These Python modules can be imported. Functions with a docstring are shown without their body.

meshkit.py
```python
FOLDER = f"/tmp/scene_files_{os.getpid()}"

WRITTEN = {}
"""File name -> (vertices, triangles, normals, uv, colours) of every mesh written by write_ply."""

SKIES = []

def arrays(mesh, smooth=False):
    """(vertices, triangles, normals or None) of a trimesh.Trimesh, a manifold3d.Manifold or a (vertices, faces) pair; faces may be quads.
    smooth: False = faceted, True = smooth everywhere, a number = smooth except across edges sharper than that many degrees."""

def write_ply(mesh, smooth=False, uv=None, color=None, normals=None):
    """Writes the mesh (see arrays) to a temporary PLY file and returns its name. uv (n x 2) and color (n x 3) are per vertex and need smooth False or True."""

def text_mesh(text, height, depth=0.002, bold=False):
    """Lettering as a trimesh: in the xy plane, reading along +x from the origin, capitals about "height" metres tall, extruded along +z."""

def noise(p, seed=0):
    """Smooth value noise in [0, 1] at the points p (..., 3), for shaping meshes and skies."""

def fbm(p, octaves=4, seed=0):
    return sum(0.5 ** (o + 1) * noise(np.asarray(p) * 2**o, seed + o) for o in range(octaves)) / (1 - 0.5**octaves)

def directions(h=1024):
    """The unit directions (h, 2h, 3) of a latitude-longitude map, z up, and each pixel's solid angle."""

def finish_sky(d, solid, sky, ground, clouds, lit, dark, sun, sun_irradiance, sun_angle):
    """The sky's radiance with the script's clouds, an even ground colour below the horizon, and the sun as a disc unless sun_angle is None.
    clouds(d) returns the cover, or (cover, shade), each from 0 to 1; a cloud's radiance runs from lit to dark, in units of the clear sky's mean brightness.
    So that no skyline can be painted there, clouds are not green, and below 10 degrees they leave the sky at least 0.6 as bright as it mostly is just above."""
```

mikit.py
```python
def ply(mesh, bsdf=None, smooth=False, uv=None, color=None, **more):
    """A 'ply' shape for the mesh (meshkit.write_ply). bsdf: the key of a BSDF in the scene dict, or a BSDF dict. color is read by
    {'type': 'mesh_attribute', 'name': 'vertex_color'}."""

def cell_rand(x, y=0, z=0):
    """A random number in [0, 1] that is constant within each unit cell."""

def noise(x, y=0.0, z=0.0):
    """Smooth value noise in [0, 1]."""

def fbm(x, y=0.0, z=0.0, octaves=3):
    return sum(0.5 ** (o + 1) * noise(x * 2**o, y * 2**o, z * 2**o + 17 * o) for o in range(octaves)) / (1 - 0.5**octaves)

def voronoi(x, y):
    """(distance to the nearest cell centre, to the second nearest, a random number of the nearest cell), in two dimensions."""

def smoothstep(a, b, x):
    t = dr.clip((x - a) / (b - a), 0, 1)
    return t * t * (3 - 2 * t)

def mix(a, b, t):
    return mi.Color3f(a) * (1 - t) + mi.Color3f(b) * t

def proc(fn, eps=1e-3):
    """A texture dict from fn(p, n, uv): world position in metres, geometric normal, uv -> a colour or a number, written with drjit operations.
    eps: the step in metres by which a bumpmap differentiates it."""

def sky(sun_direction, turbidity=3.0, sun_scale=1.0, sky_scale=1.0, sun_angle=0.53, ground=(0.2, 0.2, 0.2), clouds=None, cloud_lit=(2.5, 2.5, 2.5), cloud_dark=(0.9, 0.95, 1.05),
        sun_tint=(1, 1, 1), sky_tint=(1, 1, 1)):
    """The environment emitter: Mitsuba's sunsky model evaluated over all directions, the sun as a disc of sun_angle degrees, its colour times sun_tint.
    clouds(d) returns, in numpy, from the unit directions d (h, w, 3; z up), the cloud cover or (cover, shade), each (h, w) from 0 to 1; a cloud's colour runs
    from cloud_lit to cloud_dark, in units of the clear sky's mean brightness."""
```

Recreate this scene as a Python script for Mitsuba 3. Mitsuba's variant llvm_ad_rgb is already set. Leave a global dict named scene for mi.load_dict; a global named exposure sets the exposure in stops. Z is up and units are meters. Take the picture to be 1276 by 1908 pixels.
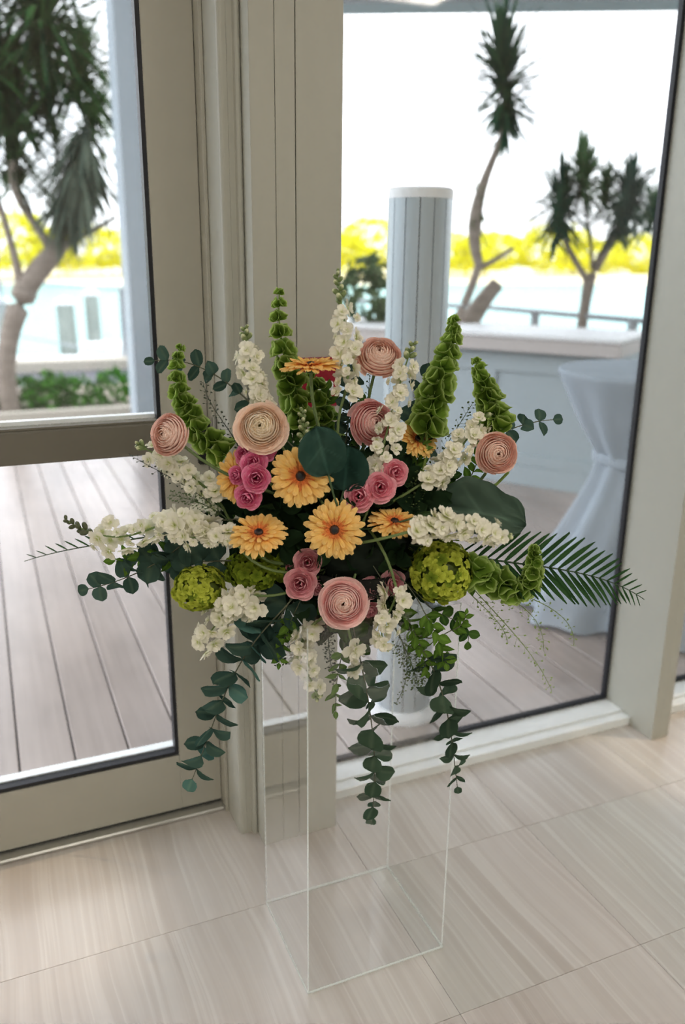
import math, random
import numpy as np, trimesh, mitsuba as mi, drjit as dr, mikit, meshkit
from mikit import proc, noise, fbm, cell_rand, smoothstep, mix
random.seed(7); np.random.seed(7)
rng = np.random.default_rng(11)
T4 = mi.ScalarTransform4f
scene, labels = {}, {}
# ------------------------------------------------------------------ camera
W, H, F = 1276, 1908, 1547.0
EYE = np.array([0, 0, 1.5])
PITCH, YAW, ROLL = 0.2952551, -0.4070754, -0.0108853
cp, sp, cy_, sy_, cr, sr = math.cos(PITCH), math.sin(PITCH), math.cos(YAW), math.sin(YAW), math.cos(ROLL), math.sin(ROLL)
RT = np.array([cy_, sy_, 0.0]); FW = np.array([-sy_, cy_, 0.0]); UP = np.array([0, 0, 1.0])   # level right / forward / up
fwd = cp * FW - sp * UP
dwn = -(sp * FW + cp * UP)
cam_r = cr * RT + sr * dwn
cam_d = -sr * RT + cr * dwn
M = np.eye(4); M[:3, 0] = -cam_r; M[:3, 1] = -cam_d; M[:3, 2] = fwd; M[:3, 3] = EYE
scene['camera'] = {'type': 'thinlens', 'fov': 2 * math.degrees(math.atan(W / 2 / F)), 'fov_axis': 'x', 'to_world': T4(M.tolist()),
                   'aperture_radius': 0.0075, 'focus_distance': 1.66, 'near_clip': 0.02, 'far_clip': 2000.0}
# ------------------------------------------------------------------ light
exposure = 0.0
def sky_clouds(d):
    n = meshkit.fbm(d * [3, 3, 7], 4, 3)
    return 0.72 + 0.25 * n, 0.25 * n
SKY = 11.0
scene['sky'] = mikit.sky((0.02, -0.03, 1.0), turbidity=4.0, sky_scale=SKY, sun_scale=SKY * 0.004, ground=(0.25, 0.25, 0.23), clouds=sky_clouds,
                         cloud_lit=(2.2, 2.25, 2.3), cloud_dark=(1.5, 1.55, 1.65))
LAMP = 17.0        # ceiling panels
SPOT = 7.0         # downlights along the glass wall

# ------------------------------------------------------------------ helpers
def lin(r, g, b):
    c = np.array([r, g, b]) / 255.0
    return np.where(c < 0.04045, c / 12.92, ((c + 0.055) / 1.055) ** 2.4)
def rgb(c): return {'type': 'rgb', 'value': [float(x) for x in c]}
def norm(v):
    v = np.asarray(v, float); return v / (np.linalg.norm(v) + 1e-12)
def ray(px, py):
    x, y = px - W / 2, py - H / 2
    return x * cam_r + y * cam_d + F * fwd
def on_y(px, py, y):
    r = ray(px, py); return EYE + r * (y / r[1])
def on_z(px, py, z):
    r = ray(px, py); return EYE + r * ((z - EYE[2]) / r[2])
CENTRE = np.array([0.66, 1.45, 0.98])           # middle of the arrangement
DEPTH = float(CENTRE @ FW)
def at(px, py, off=0.0):
    """a point of the arrangement: off metres nearer to the viewer than its middle plane"""
    r = ray(px, py); return EYE + r * ((DEPTH - off) / (r @ FW))
def size(px, off=0.0): return px * (DEPTH - off) * 1.04 / F
def vec(r, u, t): return norm(r * RT + u * UP - t * FW)          # right, up, towards the room
def frame(z, up=(0, 0, 1), twist=0.0):
    z = norm(z); up = np.asarray(up, float)
    if abs(z @ norm(up)) > 0.97: up = np.array([1.0, 0.2, 0])
    x = norm(np.cross(up, z)); y = np.cross(z, x)
    c, s = math.cos(twist), math.sin(twist)
    return np.stack([c * x + s * y, -s * x + c * y, z], 1)
def mat(R, p, s=1.0):
    m = np.eye(4); m[:3, :3] = np.asarray(R) * s; m[:3, 3] = p; return m
def tw(m): return T4(np.asarray(m, float).tolist())

counts = {}
def fresh(name):
    n = counts.get(name, -1) + 1; counts[name] = n
    return name if n == 0 else f'{name}_{n:03d}'
def thing(name, label, cat=None, group=None, kind=None):
    k = fresh(name); d = {}
    if label: d['label'] = label
    if cat: d['category'] = cat
    if group: d['group'] = group
    if kind: d['kind'] = kind
    labels[k] = d
    return k
def part(parent, name, shape, to=None, label=None, kind=None):
    k = fresh(parent + '__' + name)
    s = dict(shape)
    if to is not None: s['to_world'] = tw(to)
    scene[k] = s
    if label or kind:
        labels[k] = {a: b for a, b in (('label', label), ('kind', kind)) if b}
    return k
def whole(name, shape, label=None, cat=None, group=None, kind=None):
    k = thing(name, label, cat, group, kind); scene[k] = dict(shape); return k
def setting(name, shape=None, label=None):
    counts.setdefault(name, 0); labels[name] = {'kind': 'structure', **({'label': label} if label else {})}
    if shape: scene[name] = dict(shape)
    return name

def box(x0, x1, y0, y1, z0, z1, bev=0.0):
    if bev <= 0:
        m = trimesh.creation.box((x1 - x0, y1 - y0, z1 - z0)); m.apply_translation(((x0 + x1) / 2, (y0 + y1) / 2, (z0 + z1) / 2)); return m
    c = np.array([(x0 + x1) / 2, (y0 + y1) / 2, (z0 + z1) / 2]); h = np.array([x1 - x0, y1 - y0, z1 - z0]) / 2
    b = min(bev, h.min() * 0.9); pts = []
    for s in np.ndindex(2, 2, 2):
        s = np.array(s) * 2 - 1
        for k in range(3):
            e = h - b; e[k] = h[k]; pts.append(c + s * e)
    return trimesh.convex.convex_hull(np.array(pts))
def join(ms):
    vs, fs, o = [], [], 0
    for m in ms:
        v, f = (m.vertices, m.faces) if hasattr(m, 'vertices') else m[:2]
        vs.append(np.asarray(v)); fs.append(np.asarray(f) + o); o += len(v)
    return trimesh.Trimesh(np.vstack(vs), np.vstack(fs), process=False)
def grid(nu, nv, fn):
    """fn(u, v) with u in -1..1 and v in 0..1 -> points"""
    u, v = np.meshgrid(np.linspace(-1, 1, nu), np.linspace(0, 1, nv), indexing='ij')
    p = np.stack(np.broadcast_arrays(*fn(u, v)), -1).reshape(-1, 3)
    i, j = np.meshgrid(np.arange(nu - 1), np.arange(nv - 1), indexing='ij')
    a = (i * nv + j).ravel()
    f = np.vstack([np.stack([a, a + nv, a + nv + 1], 1), np.stack([a, a + nv + 1, a + 1], 1)])
    return p, f, u.ravel(), v.ravel()
def spline(pts, n):
    pts = np.asarray(pts, float)
    if len(pts) == 2: return pts[0] + (pts[1] - pts[0]) * np.linspace(0, 1, n)[:, None]
    from scipy.interpolate import CubicSpline
    d = np.r_[0, np.cumsum(np.linalg.norm(np.diff(pts, axis=0), axis=1))]
    return CubicSpline(d / d[-1], pts)(np.linspace(0, 1, n))
def tube(p, r, sides=7):
    p = np.asarray(p, float); r = np.broadcast_to(r, (len(p),))
    t = np.gradient(p, axis=0); t /= np.linalg.norm(t, axis=1, keepdims=True) + 1e-12
    a = np.cross(t, np.where(np.abs(t[:, 2:]) < 0.9, [0, 0, 1.0], [1.0, 0, 0])); a /= np.linalg.norm(a, axis=1, keepdims=True)
    b, g = np.cross(t, a), np.arange(sides) * 2 * np.pi / sides
    v = p[:, None] + r[:, None, None] * (np.cos(g)[None, :, None] * a[:, None] + np.sin(g)[None, :, None] * b[:, None])
    i, j = np.meshgrid(np.arange(len(p) - 1), np.arange(sides), indexing='ij')
    q = np.stack([i * sides + j, i * sides + (j + 1) % sides, (i + 1) * sides + (j + 1) % sides, (i + 1) * sides + j], -1).reshape(-1, 4)
    v = np.vstack([v.reshape(-1, 3), p[:1], p[-1:]]); n = len(p) * sides; k = np.arange(sides)
    f = np.vstack([q[:, [0, 1, 2]], q[:, [0, 2, 3]], np.stack([k * 0 + n, (k + 1) % sides, k], 1), np.stack([k * 0 + n + 1, n - sides + k, n - sides + (k + 1) % sides], 1)])
    return trimesh.Trimesh(v, f, process=False)
def lathe(prof, n=32):
    p = np.asarray(prof, float); g = np.arange(n) * 2 * np.pi / n
    v = np.stack([p[:, None, 0] * np.cos(g), p[:, None, 0] * np.sin(g), np.broadcast_to(p[:, None, 1], (len(p), n))], -1).reshape(-1, 3)
    i, j = np.meshgrid(np.arange(len(p) - 1), np.arange(n), indexing='ij')
    q = np.stack([i * n + j, i * n + (j + 1) % n, (i + 1) * n + (j + 1) % n, (i + 1) * n + j], -1).reshape(-1, 4)
    return trimesh.Trimesh(v, np.vstack([q[:, [0, 1, 2]], q[:, [0, 2, 3]]]), process=False)
def colored(v, f, col, bsdf='mat_petal', smooth=True):
    col = np.broadcast_to(np.asarray(col, float), (len(v), 3))
    return mikit.ply((v, f), bsdf, smooth=smooth, color=np.clip(col, 0, 1))

# ------------------------------------------------------------------ materials
def thin(color, rough=0.5, trans=0.6, **k): return {'type': 'principledthin', 'base_color': color, 'roughness': rough, 'diff_trans': trans, 'eta': 1.4, **k}
VC = {'type': 'mesh_attribute', 'name': 'vertex_color'}
def paint(c, rough=0.35): return {'type': 'twosided', 'b': {'type': 'principled', 'base_color': rgb(c), 'roughness': rough, 'specular': 0.4}}
scene['mat_petal'] = thin(VC, 0.6, 0.36)
scene['mat_leaf'] = thin(VC, 0.45, 0.45)
scene['mat_bell'] = thin(VC, 0.4, 0.75)
scene['mat_stem'] = {'type': 'twosided', 'b': {'type': 'principled', 'base_color': VC, 'roughness': 0.5}}
scene['mat_cream'] = paint((0.46, 0.465, 0.42), 0.4)
scene['mat_door'] = paint((0.44, 0.435, 0.385), 0.4)
scene['mat_wall'] = paint((0.72, 0.70, 0.65), 0.6)
scene['mat_sill'] = paint((0.82, 0.86, 0.88), 0.25)
scene['mat_gasket'] = paint((0.012, 0.014, 0.02), 0.5)
scene['mat_black'] = paint((0.010, 0.012, 0.011), 0.7)
scene['mat_rail'] = paint((0.16, 0.15, 0.125), 0.35)
scene['mat_white'] = paint((0.72, 0.74, 0.76), 0.5)
scene['mat_barwhite'] = paint((0.32, 0.38, 0.41), 0.5)
scene['mat_column'] = paint((0.36, 0.415, 0.46), 0.5)
scene['mat_grey'] = paint((0.30, 0.32, 0.34), 0.5)
scene['mat_bar_edge'] = paint((0.45, 0.42, 0.41), 0.5)
scene['mat_heater'] = {'type': 'twosided', 'b': {'type': 'principled', 'base_color': rgb((0.38, 0.44, 0.48)), 'roughness': 0.35, 'metallic': 0.15}}
scene['mat_groove'] = paint((0.06, 0.065, 0.08), 0.6)
scene['mat_metal'] = {'type': 'twosided', 'b': {'type': 'principled', 'base_color': rgb((0.5, 0.5, 0.48)), 'roughness': 0.35, 'metallic': 0.8}}
scene['mat_glass'] = {'type': 'thindielectric', 'int_ior': 1.5}
scene['mat_acrylic'] = {'type': 'thindielectric', 'int_ior': 1.47}
scene['mat_edge'] = thin(rgb((0.93, 0.97, 0.96)), 0.25, 1.0)
scene['mat_rock'] = paint((0.45, 0.42, 0.36), 0.8)
scene['mat_foam'] = paint((0.008, 0.016, 0.010), 0.95)
scene['mat_lamp'] = paint((0.8, 0.8, 0.8), 0.5)
def cloth_tex(p, n, uv): return mix((0.34, 0.395, 0.45), (0.40, 0.455, 0.51), fbm(p.x * 9, p.y * 9, p.z * 5))
scene['mat_cloth'] = thin(proc(cloth_tex), 0.8, 0.5)
TX, TY, TW_, TH_ = 0.770, 1.138, 0.478, 0.450
def tile_tex(p, n, uv):
    ix, iy = dr.floor(dr.select(p.x < TX, (p.x - TX) / (2 * TW_), (p.x - TX) / TW_)), dr.floor((p.y - TY) / TH_)
    r1, r2 = cell_rand(ix, iy, 3), cell_rand(ix, iy, 9)
    wob = 0.05 * noise(p.x * 3 + r1 * 50, p.y * 1.7 + r2 * 31) + 0.012 * noise(p.x * 9, p.y * 6 + r1 * 9)
    x = p.x + wob + r1 * 7
    broad = fbm(x * 22 + 3, p.y * 0.45 + r2 * 20, 0.0, 3)
    fine = fbm(x * 90, p.y * 1.3 + r1 * 13, 5.0, 3)
    vein = smoothstep(0.63, 0.72, noise(x * 38 + 40 * r2, p.y * 1.0 + r1 * 11)) * noise(x * 11, p.y * 3.5)
    c = mix((0.56, 0.505, 0.45), (0.65, 0.605, 0.55), smoothstep(0.2, 0.8, 0.5 * broad + 0.5 * fine))
    c = mix(c, (0.71, 0.67, 0.61), smoothstep(0.6, 0.75, fine) * 0.4)
    c = mix(c, (0.40, 0.34, 0.28), 0.32 * vein)
    pink = noise(p.x * 2.2 + r1 * 5, p.y * 1.1, 2.0)
    return c * mix((0.88, 0.955, 1.0), (0.93, 0.93, 0.985), pink) * (0.97 + 0.06 * r2)
scene['mat_tile'] = {'type': 'principled', 'base_color': proc(tile_tex), 'roughness': 0.24, 'specular': 0.6}
def deck_tex(p, n, uv):
    ix = dr.floor((p.x + 0.028) / 0.163)
    r = cell_rand(ix, 1, 2)
    g = fbm(p.x * 60 + r * 40, p.y * 2.5 + r * 17, 0.0, 3)
    s = fbm(p.x * 5, p.y * 3, 2.0, 3)
    c = mix((0.235, 0.192, 0.172), (0.34, 0.287, 0.262), g * 0.6 + 0.4 * r)
    return c * (0.8 + 0.4 * s)
scene['mat_deck'] = {'type': 'principled', 'base_color': proc(deck_tex), 'roughness': 0.27, 'specular': 0.8}
def water_bump(p, n, uv): return fbm(p.x * 1.3, p.y * 1.3, 0.0, 3)
scene['mat_water'] = {'type': 'bumpmap', 'scale': 0.12, 't': proc(water_bump, 0.05), 'b': {'type': 'principled', 'base_color': rgb((0.18, 0.38, 0.38)), 'roughness': 0.3, 'specular': 0.15}}
def bark_tex(p, n, uv): return mix((0.17, 0.14, 0.115), (0.33, 0.28, 0.24), fbm(p.x * 9, p.y * 9, p.z * 22))
scene['mat_bark'] = {'type': 'twosided', 'b': {'type': 'principled', 'base_color': proc(bark_tex), 'roughness': 0.85}}
def sand_tex(p, n, uv): return mix((0.62, 0.54, 0.36), (0.75, 0.69, 0.52), fbm(p.x * 0.6, p.y * 0.6))
scene['mat_sand'] = {'type': 'principled', 'base_color': proc(sand_tex), 'roughness': 0.9}
def wood_tex(p, n, uv): return mix((0.17, 0.20, 0.18), (0.30, 0.33, 0.30), fbm(p.x * 12, p.y * 12, p.z * 3))
scene['mat_pile'] = {'type': 'twosided', 'b': {'type': 'principled', 'base_color': proc(wood_tex), 'roughness': 0.8}}

# ------------------------------------------------------------------ the room
WF, CAS, DOOR, GLASS, OUT = 1.790, 1.853, 2.005, 2.030, 2.038       # y of wall face, casing, door face, glass, outer face
CEIL = 3.0
XL, XR, YB = -4.2, 6.2, -4.6
floor = setting('floor', mikit.ply(box(XL, XR, YB, OUT, -0.25, -0.012), 'mat_tile'))
var = {}
xs = [TX - 2 * TW_ * k for k in (3, 2, 1)] + [TX + TW_ * k for k in range(0, 9)]
for x0, x1 in zip(xs, xs[1:]):
    for j in range(-4, 3):
        y0 = TY + j * TH_; y1 = min(y0 + TH_, 2.02)
        if y0 > 2.0: continue
        part(floor, 'tile', mikit.ply(box(x0 + .0005, x1 - .0005, y0 + .0005, y1 - .0005, -0.012, 0.0, 0.0004), 'mat_tile'))
setting('ceiling', mikit.ply(box(XL, XR, YB, OUT, CEIL, CEIL + 0.3), 'mat_wall'))
setting('wall_back', mikit.ply(box(XL, XR, YB - .2, YB, -0.25, CEIL), 'mat_wall'))
setting('wall_left', mikit.ply(box(XL - .2, XL, YB, OUT, -0.25, CEIL), 'mat_wall'))
setting('wall_right', mikit.ply(box(XR, XR + .2, YB, OUT, -0.25, CEIL), 'mat_wall'))
HEAD = 2.46
# glass wall: solid pieces between the openings, the lintel above, the storeys over it outside
wf = setting('wall_front', mikit.ply(join([box(XL, XR, WF, OUT, HEAD, CEIL), box(XL, -2.05, WF, OUT, -0.25, HEAD), box(5.2, XR, WF, OUT, -0.25, HEAD)]), 'mat_wall'))
setting('wall_upper_storeys', mikit.ply(box(-14, 18, OUT - .3, OUT + .02, CEIL + .3, 3.5), 'mat_wall'))
# the post between door and window: two grooves split its face into three boards
post = setting('trim_1', None, 'cream grooved post between the door and the window')
for a, b in ((0.5555, 0.6095), (0.6105, 0.6540), (0.6560, 0.7620)):
    part(post, 'board', mikit.ply(box(a, b, WF, 1.84, 0.0, HEAD, 0.0012), 'mat_cream'))
part(post, 'core', mikit.ply(box(0.556, 0.7615, 1.8405, OUT, 0.0, HEAD), 'mat_cream'))
A, B = on_y(553, 757, WF), on_y(621, 664, WF)
fb = thing('alarm_box', 'small red wall box on the grooved post, mostly hidden behind the top gerbera', 'alarm box')
scene['mat_red'] = paint((0.30, 0.012, 0.03), 0.35)
part(fb, 'body', mikit.ply(box(A[0], B[0], WF - .032, WF - .0002, A[2], B[2], 0.004), 'mat_red'))
part(fb, 'pull_handle', mikit.ply(box(A[0] + .015, B[0] - .015, WF - .040, WF - .0322, A[2] + .03, A[2] + .06, 0.003), 'mat_white'))
# moulded door casing: a stepped, rounded profile seen in plan, run up the full height
from shapely.geometry import Polygon
def prism(poly, z0, z1):
    m = trimesh.creation.extrude_polygon(poly if isinstance(poly, Polygon) else Polygon(poly), z1 - z0, engine='earcut'); m.apply_translation((0, 0, z0)); return m
def arc(cx, cy, r, a0, a1, n=7): return [(cx + r * math.cos(t), cy + r * math.sin(t)) for t in np.radians(np.linspace(a0, a1, n))]
cas = [(0.5553, OUT), (0.5085, OUT), (0.5085, 1.905)] + arc(0.520, 1.866, 0.0115, 180, 270) + [(0.527, 1.8545), (0.5285, 1.8565), (0.541, 1.8565), (0.5425, 1.850)] + arc(0.5485, 1.8485, 0.006, 190, 350) + [(0.5553, 1.8485)]
casing = setting('trim_2', mikit.ply(prism(cas, 0.0, HEAD), 'mat_cream', smooth=35), 'moulded cream casing beside the door')
setting('trim_3', mikit.ply(box(0.4985, 0.5080, 1.965, OUT, 0.0, HEAD, 0.002), 'mat_door'), 'narrow door stop strip')
cas2 = [(-0.86 - (x - 0.5), y) for x, y in cas][::-1]
setting('trim_4', mikit.ply(prism(cas2, 0.0, HEAD), 'mat_cream', smooth=35))
setting('trim_5', mikit.ply(box(-1.12, -0.9155, WF, OUT, 0.0, HEAD, 0.001), 'mat_cream'))
setting('trim_6', mikit.ply(box(0.508, -0.86, OUT - .1, OUT, HEAD - .05, HEAD) if False else box(-0.86, 0.508, CAS, OUT, HEAD - 0.06, HEAD, 0.003), 'mat_cream'))
setting('trim_7', mikit.ply(box(-0.86, 0.4985, 1.972, OUT, 0.0, 0.012, 0.004), 'mat_metal'), 'low metal door threshold')
# window bay right of the post
def bay(n, x0, x1):
    w = setting(f'window_{n}', None)
    part(w, 'pane', mikit.ply(box(x0 - .004, x1 + .004, GLASS, GLASS + 0.0005, 0.035, HEAD), 'mat_glass') if False else
         mikit.ply((np.array([[x0 - .004, GLASS, 0.03], [x1 + .004, GLASS, 0.03], [x1 + .004, GLASS, HEAD], [x0 - .004, GLASS, HEAD]]), np.array([[0, 1, 2], [0, 2, 3]])), 'mat_glass'))
    sill = part(w, 'sill', mikit.ply(box(x0, x1, 1.896, OUT, 0.0, 0.030, 0.002), 'mat_sill'))
    part(w, 'sill_ledge', mikit.ply(box(x0, x1, 1.935, GLASS - .012, 0.030, 0.036, 0.0015), 'mat_sill'))
    g = 0.012
    part(w, 'gasket', mikit.ply(join([box(x0, x1, GLASS - .012, GLASS + .006, 0.036, 0.036 + g), box(x0, x0 + g, GLASS - .012, GLASS + .006, 0.036, HEAD), box(x1 - g, x1, GLASS - .012, GLASS + .006, 0.036, HEAD)]), 'mat_gasket'))
bay(1, 0.762, 1.886)
bay(2, 1.958, 3.50)
bay(3, 3.572, 5.2)
bay(4, -2.05, -1.12)
setting('trim_8', mikit.ply(join([box(1.886, 1.922, 1.793, OUT, 0, HEAD, 0.0012), box(1.9225, 1.958, 1.795, OUT, 0, HEAD, 0.0012)]), 'mat_cream'), 'cream mullion right of the big window')
setting('trim_9', mikit.ply(box(3.50, 3.572, 1.793, OUT, 0, HEAD, 0.0012), 'mat_cream'))
# the glazed door
D0, D1, GZ0, GX1, GX0 = -0.858, 0.497, 0.190, 0.383, -0.745
door = setting('door_1', None, 'glazed cream door with a grey middle rail')
dm = 'mat_door'
part(door, 'stile', mikit.ply(box(GX1, D1, DOOR, 2.065, 0.018, HEAD - .06, 0.0015), dm))
part(door, 'stile', mikit.ply(box(D0, GX0, DOOR, 2.065, 0.018, HEAD - .06, 0.0015), dm))
part(door, 'bottom_rail', mikit.ply(box(GX0, GX1, DOOR, 2.065, 0.018, GZ0 - .002, 0.001), dm))
part(door, 'top_rail', mikit.ply(box(GX0, GX1, DOOR, 2.065, HEAD - .17, HEAD - .06, 0.001), dm))
mr = part(door, 'middle_rail', mikit.ply(join([box(GX0, GX1 + .002, 1.992, 2.06, 1.040, 1.118, 0.004), box(GX0, GX1 + .002, 1.998, 2.055, 1.118, 1.124, 0.001)]), 'mat_rail'), label='grey horizontal middle rail')
part(door, 'glazing_bead', mikit.ply(join([box(GX0, GX1, GLASS + .004, 2.06, 1.124, 1.134), box(GX0, GX1, GLASS + .004, 2.062, GZ0, GZ0 + .014)]), 'mat_sill'))
for z0, z1 in ((GZ0, 1.04), (1.124, HEAD - .17)):
    part(door, 'pane', mikit.ply((np.array([[GX0, GLASS, z0], [GX1, GLASS, z0], [GX1, GLASS, z1], [GX0, GLASS, z1]]), np.array([[0, 1, 2], [0, 2, 3]])), 'mat_glass'))
    g = 0.010
    part(door, 'gasket', mikit.ply(join([box(GX1 - g, GX1, DOOR + .002, GLASS + .01, z0, z1), box(GX0, GX0 + g, DOOR + .002, GLASS + .01, z0, z1)] + ([box(GX0, GX1, DOOR + .002, GLASS + .004, z0, z0 + g)] if z0 < 1 else [])), 'mat_gasket'))
part(door, 'bottom_seal', mikit.ply(box(D0 + .01, D1 - .002, DOOR + .004, 2.06, 0.008, 0.018), 'mat_gasket'))
lt = part(door, 'latch', mikit.ply(join([box(0.462, 0.500, 1.985, 2.006, 1.085, 1.120, 0.004), box(0.468, 0.494, 1.988, 2.006, 1.006, 1.034, 0.004), box(0.474, 0.486, 1.992, 2.004, 1.03, 1.09, 0.003)]), 'mat_black'), label='black latch on the door edge')
setting('trim_10', mikit.ply(box(0.498, 0.5065, 1.955, 1.968, 0.93, 1.13, 0.002), 'mat_metal'))
# lamps
def lamp(x, y, sx, sy, power, col, name, label):
    t = thing(name, label, 'ceiling light', 'ceiling light panels')
    part(t, 'frame', mikit.ply(prism(Polygon([(x - sx - .03, y - sy - .03), (x + sx + .03, y - sy - .03), (x + sx + .03, y + sy + .03), (x - sx - .03, y + sy + .03)], [[(x - sx, y - sy), (x + sx, y - sy), (x + sx, y + sy), (x - sx, y + sy)]]), CEIL - .03, CEIL), 'mat_lamp'))
    v = np.array([[x - sx, y - sy, CEIL - .012], [x - sx, y + sy, CEIL - .012], [x + sx, y + sy, CEIL - .012], [x + sx, y - sy, CEIL - .012]])
    part(t, 'diffuser', {**mikit.ply((v, np.array([[0, 1, 2], [0, 2, 3]])), 'mat_lamp'), 'emitter': {'type': 'area', 'radiance': rgb(np.array(col) * power)}})
for x, y in ((-2.2, -1.4), (0.2, -0.95), (2.3, -0.7)):
    lamp(x, y, 0.45, 0.3, LAMP, (1.0, 0.92, 0.80), 'ceiling_light', 'square ceiling light panel in the room behind the viewer')
for k, x in enumerate((-0.95, -0.50, -0.05, 1.95, 2.45, 2.95)):
    t = thing('downlight', 'small recessed downlight in a row along the glass wall', 'downlight', 'downlights along the glass wall')
    can = lathe([(0.040, CEIL - .001), (0.046, CEIL - .004), (0.040, CEIL - .006), (0.034, CEIL - .001)], 20); can.apply_translation((x, 1.72, 0))
    part(t, 'trim_ring', mikit.ply(can, 'mat_lamp'))
    scene[f'spot_light_{k}'] = {'type': 'spot', 'to_world': T4().look_at(origin=[x, 1.755, CEIL - .02], target=[x, 1.735, 0], up=[1, 0, 0]), 'intensity': rgb(np.array((1.0, 0.76, 0.50)) * SPOT), 'cutoff_angle': 7.5, 'beam_width': 4.0}

# ------------------------------------------------------------------ outside: deck, water, shore
deck = setting('deck', mikit.ply(box(-9, 12, OUT, 12.5, -0.30, -0.028), 'mat_groove'))
BW = 0.163
for i in range(-16, 32):
    x0 = i * BW - 0.028
    part(deck, 'board', mikit.ply(box(x0 + .003, x0 + BW - .003, OUT + .004, 9.6 if x0 < 2.6 else 8.6, -0.028, -0.002, 0.003), 'mat_deck'))
setting('water', mikit.ply(box(-400, 500, 12.5, 420, -1.6, -1.0), 'mat_water'))
setting('seawall', mikit.ply(join([box(-9, 12, 12.2, 12.6, -1.6, 0.12, 0.02)]), 'mat_rock'))
bank = []
shore = setting('far_shore', mikit.ply((lambda v, f: (v, f))(*(lambda g: (g[0], g[1]))(grid(60, 8, lambda u, v: (40 + u * 170, 82 + v * 40 + 2.5 * np.sin(u * 19) + 1.5 * np.sin(u * 47), -1.05 + 1.5 * v ** 0.6)))), 'mat_sand', smooth=True))
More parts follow.
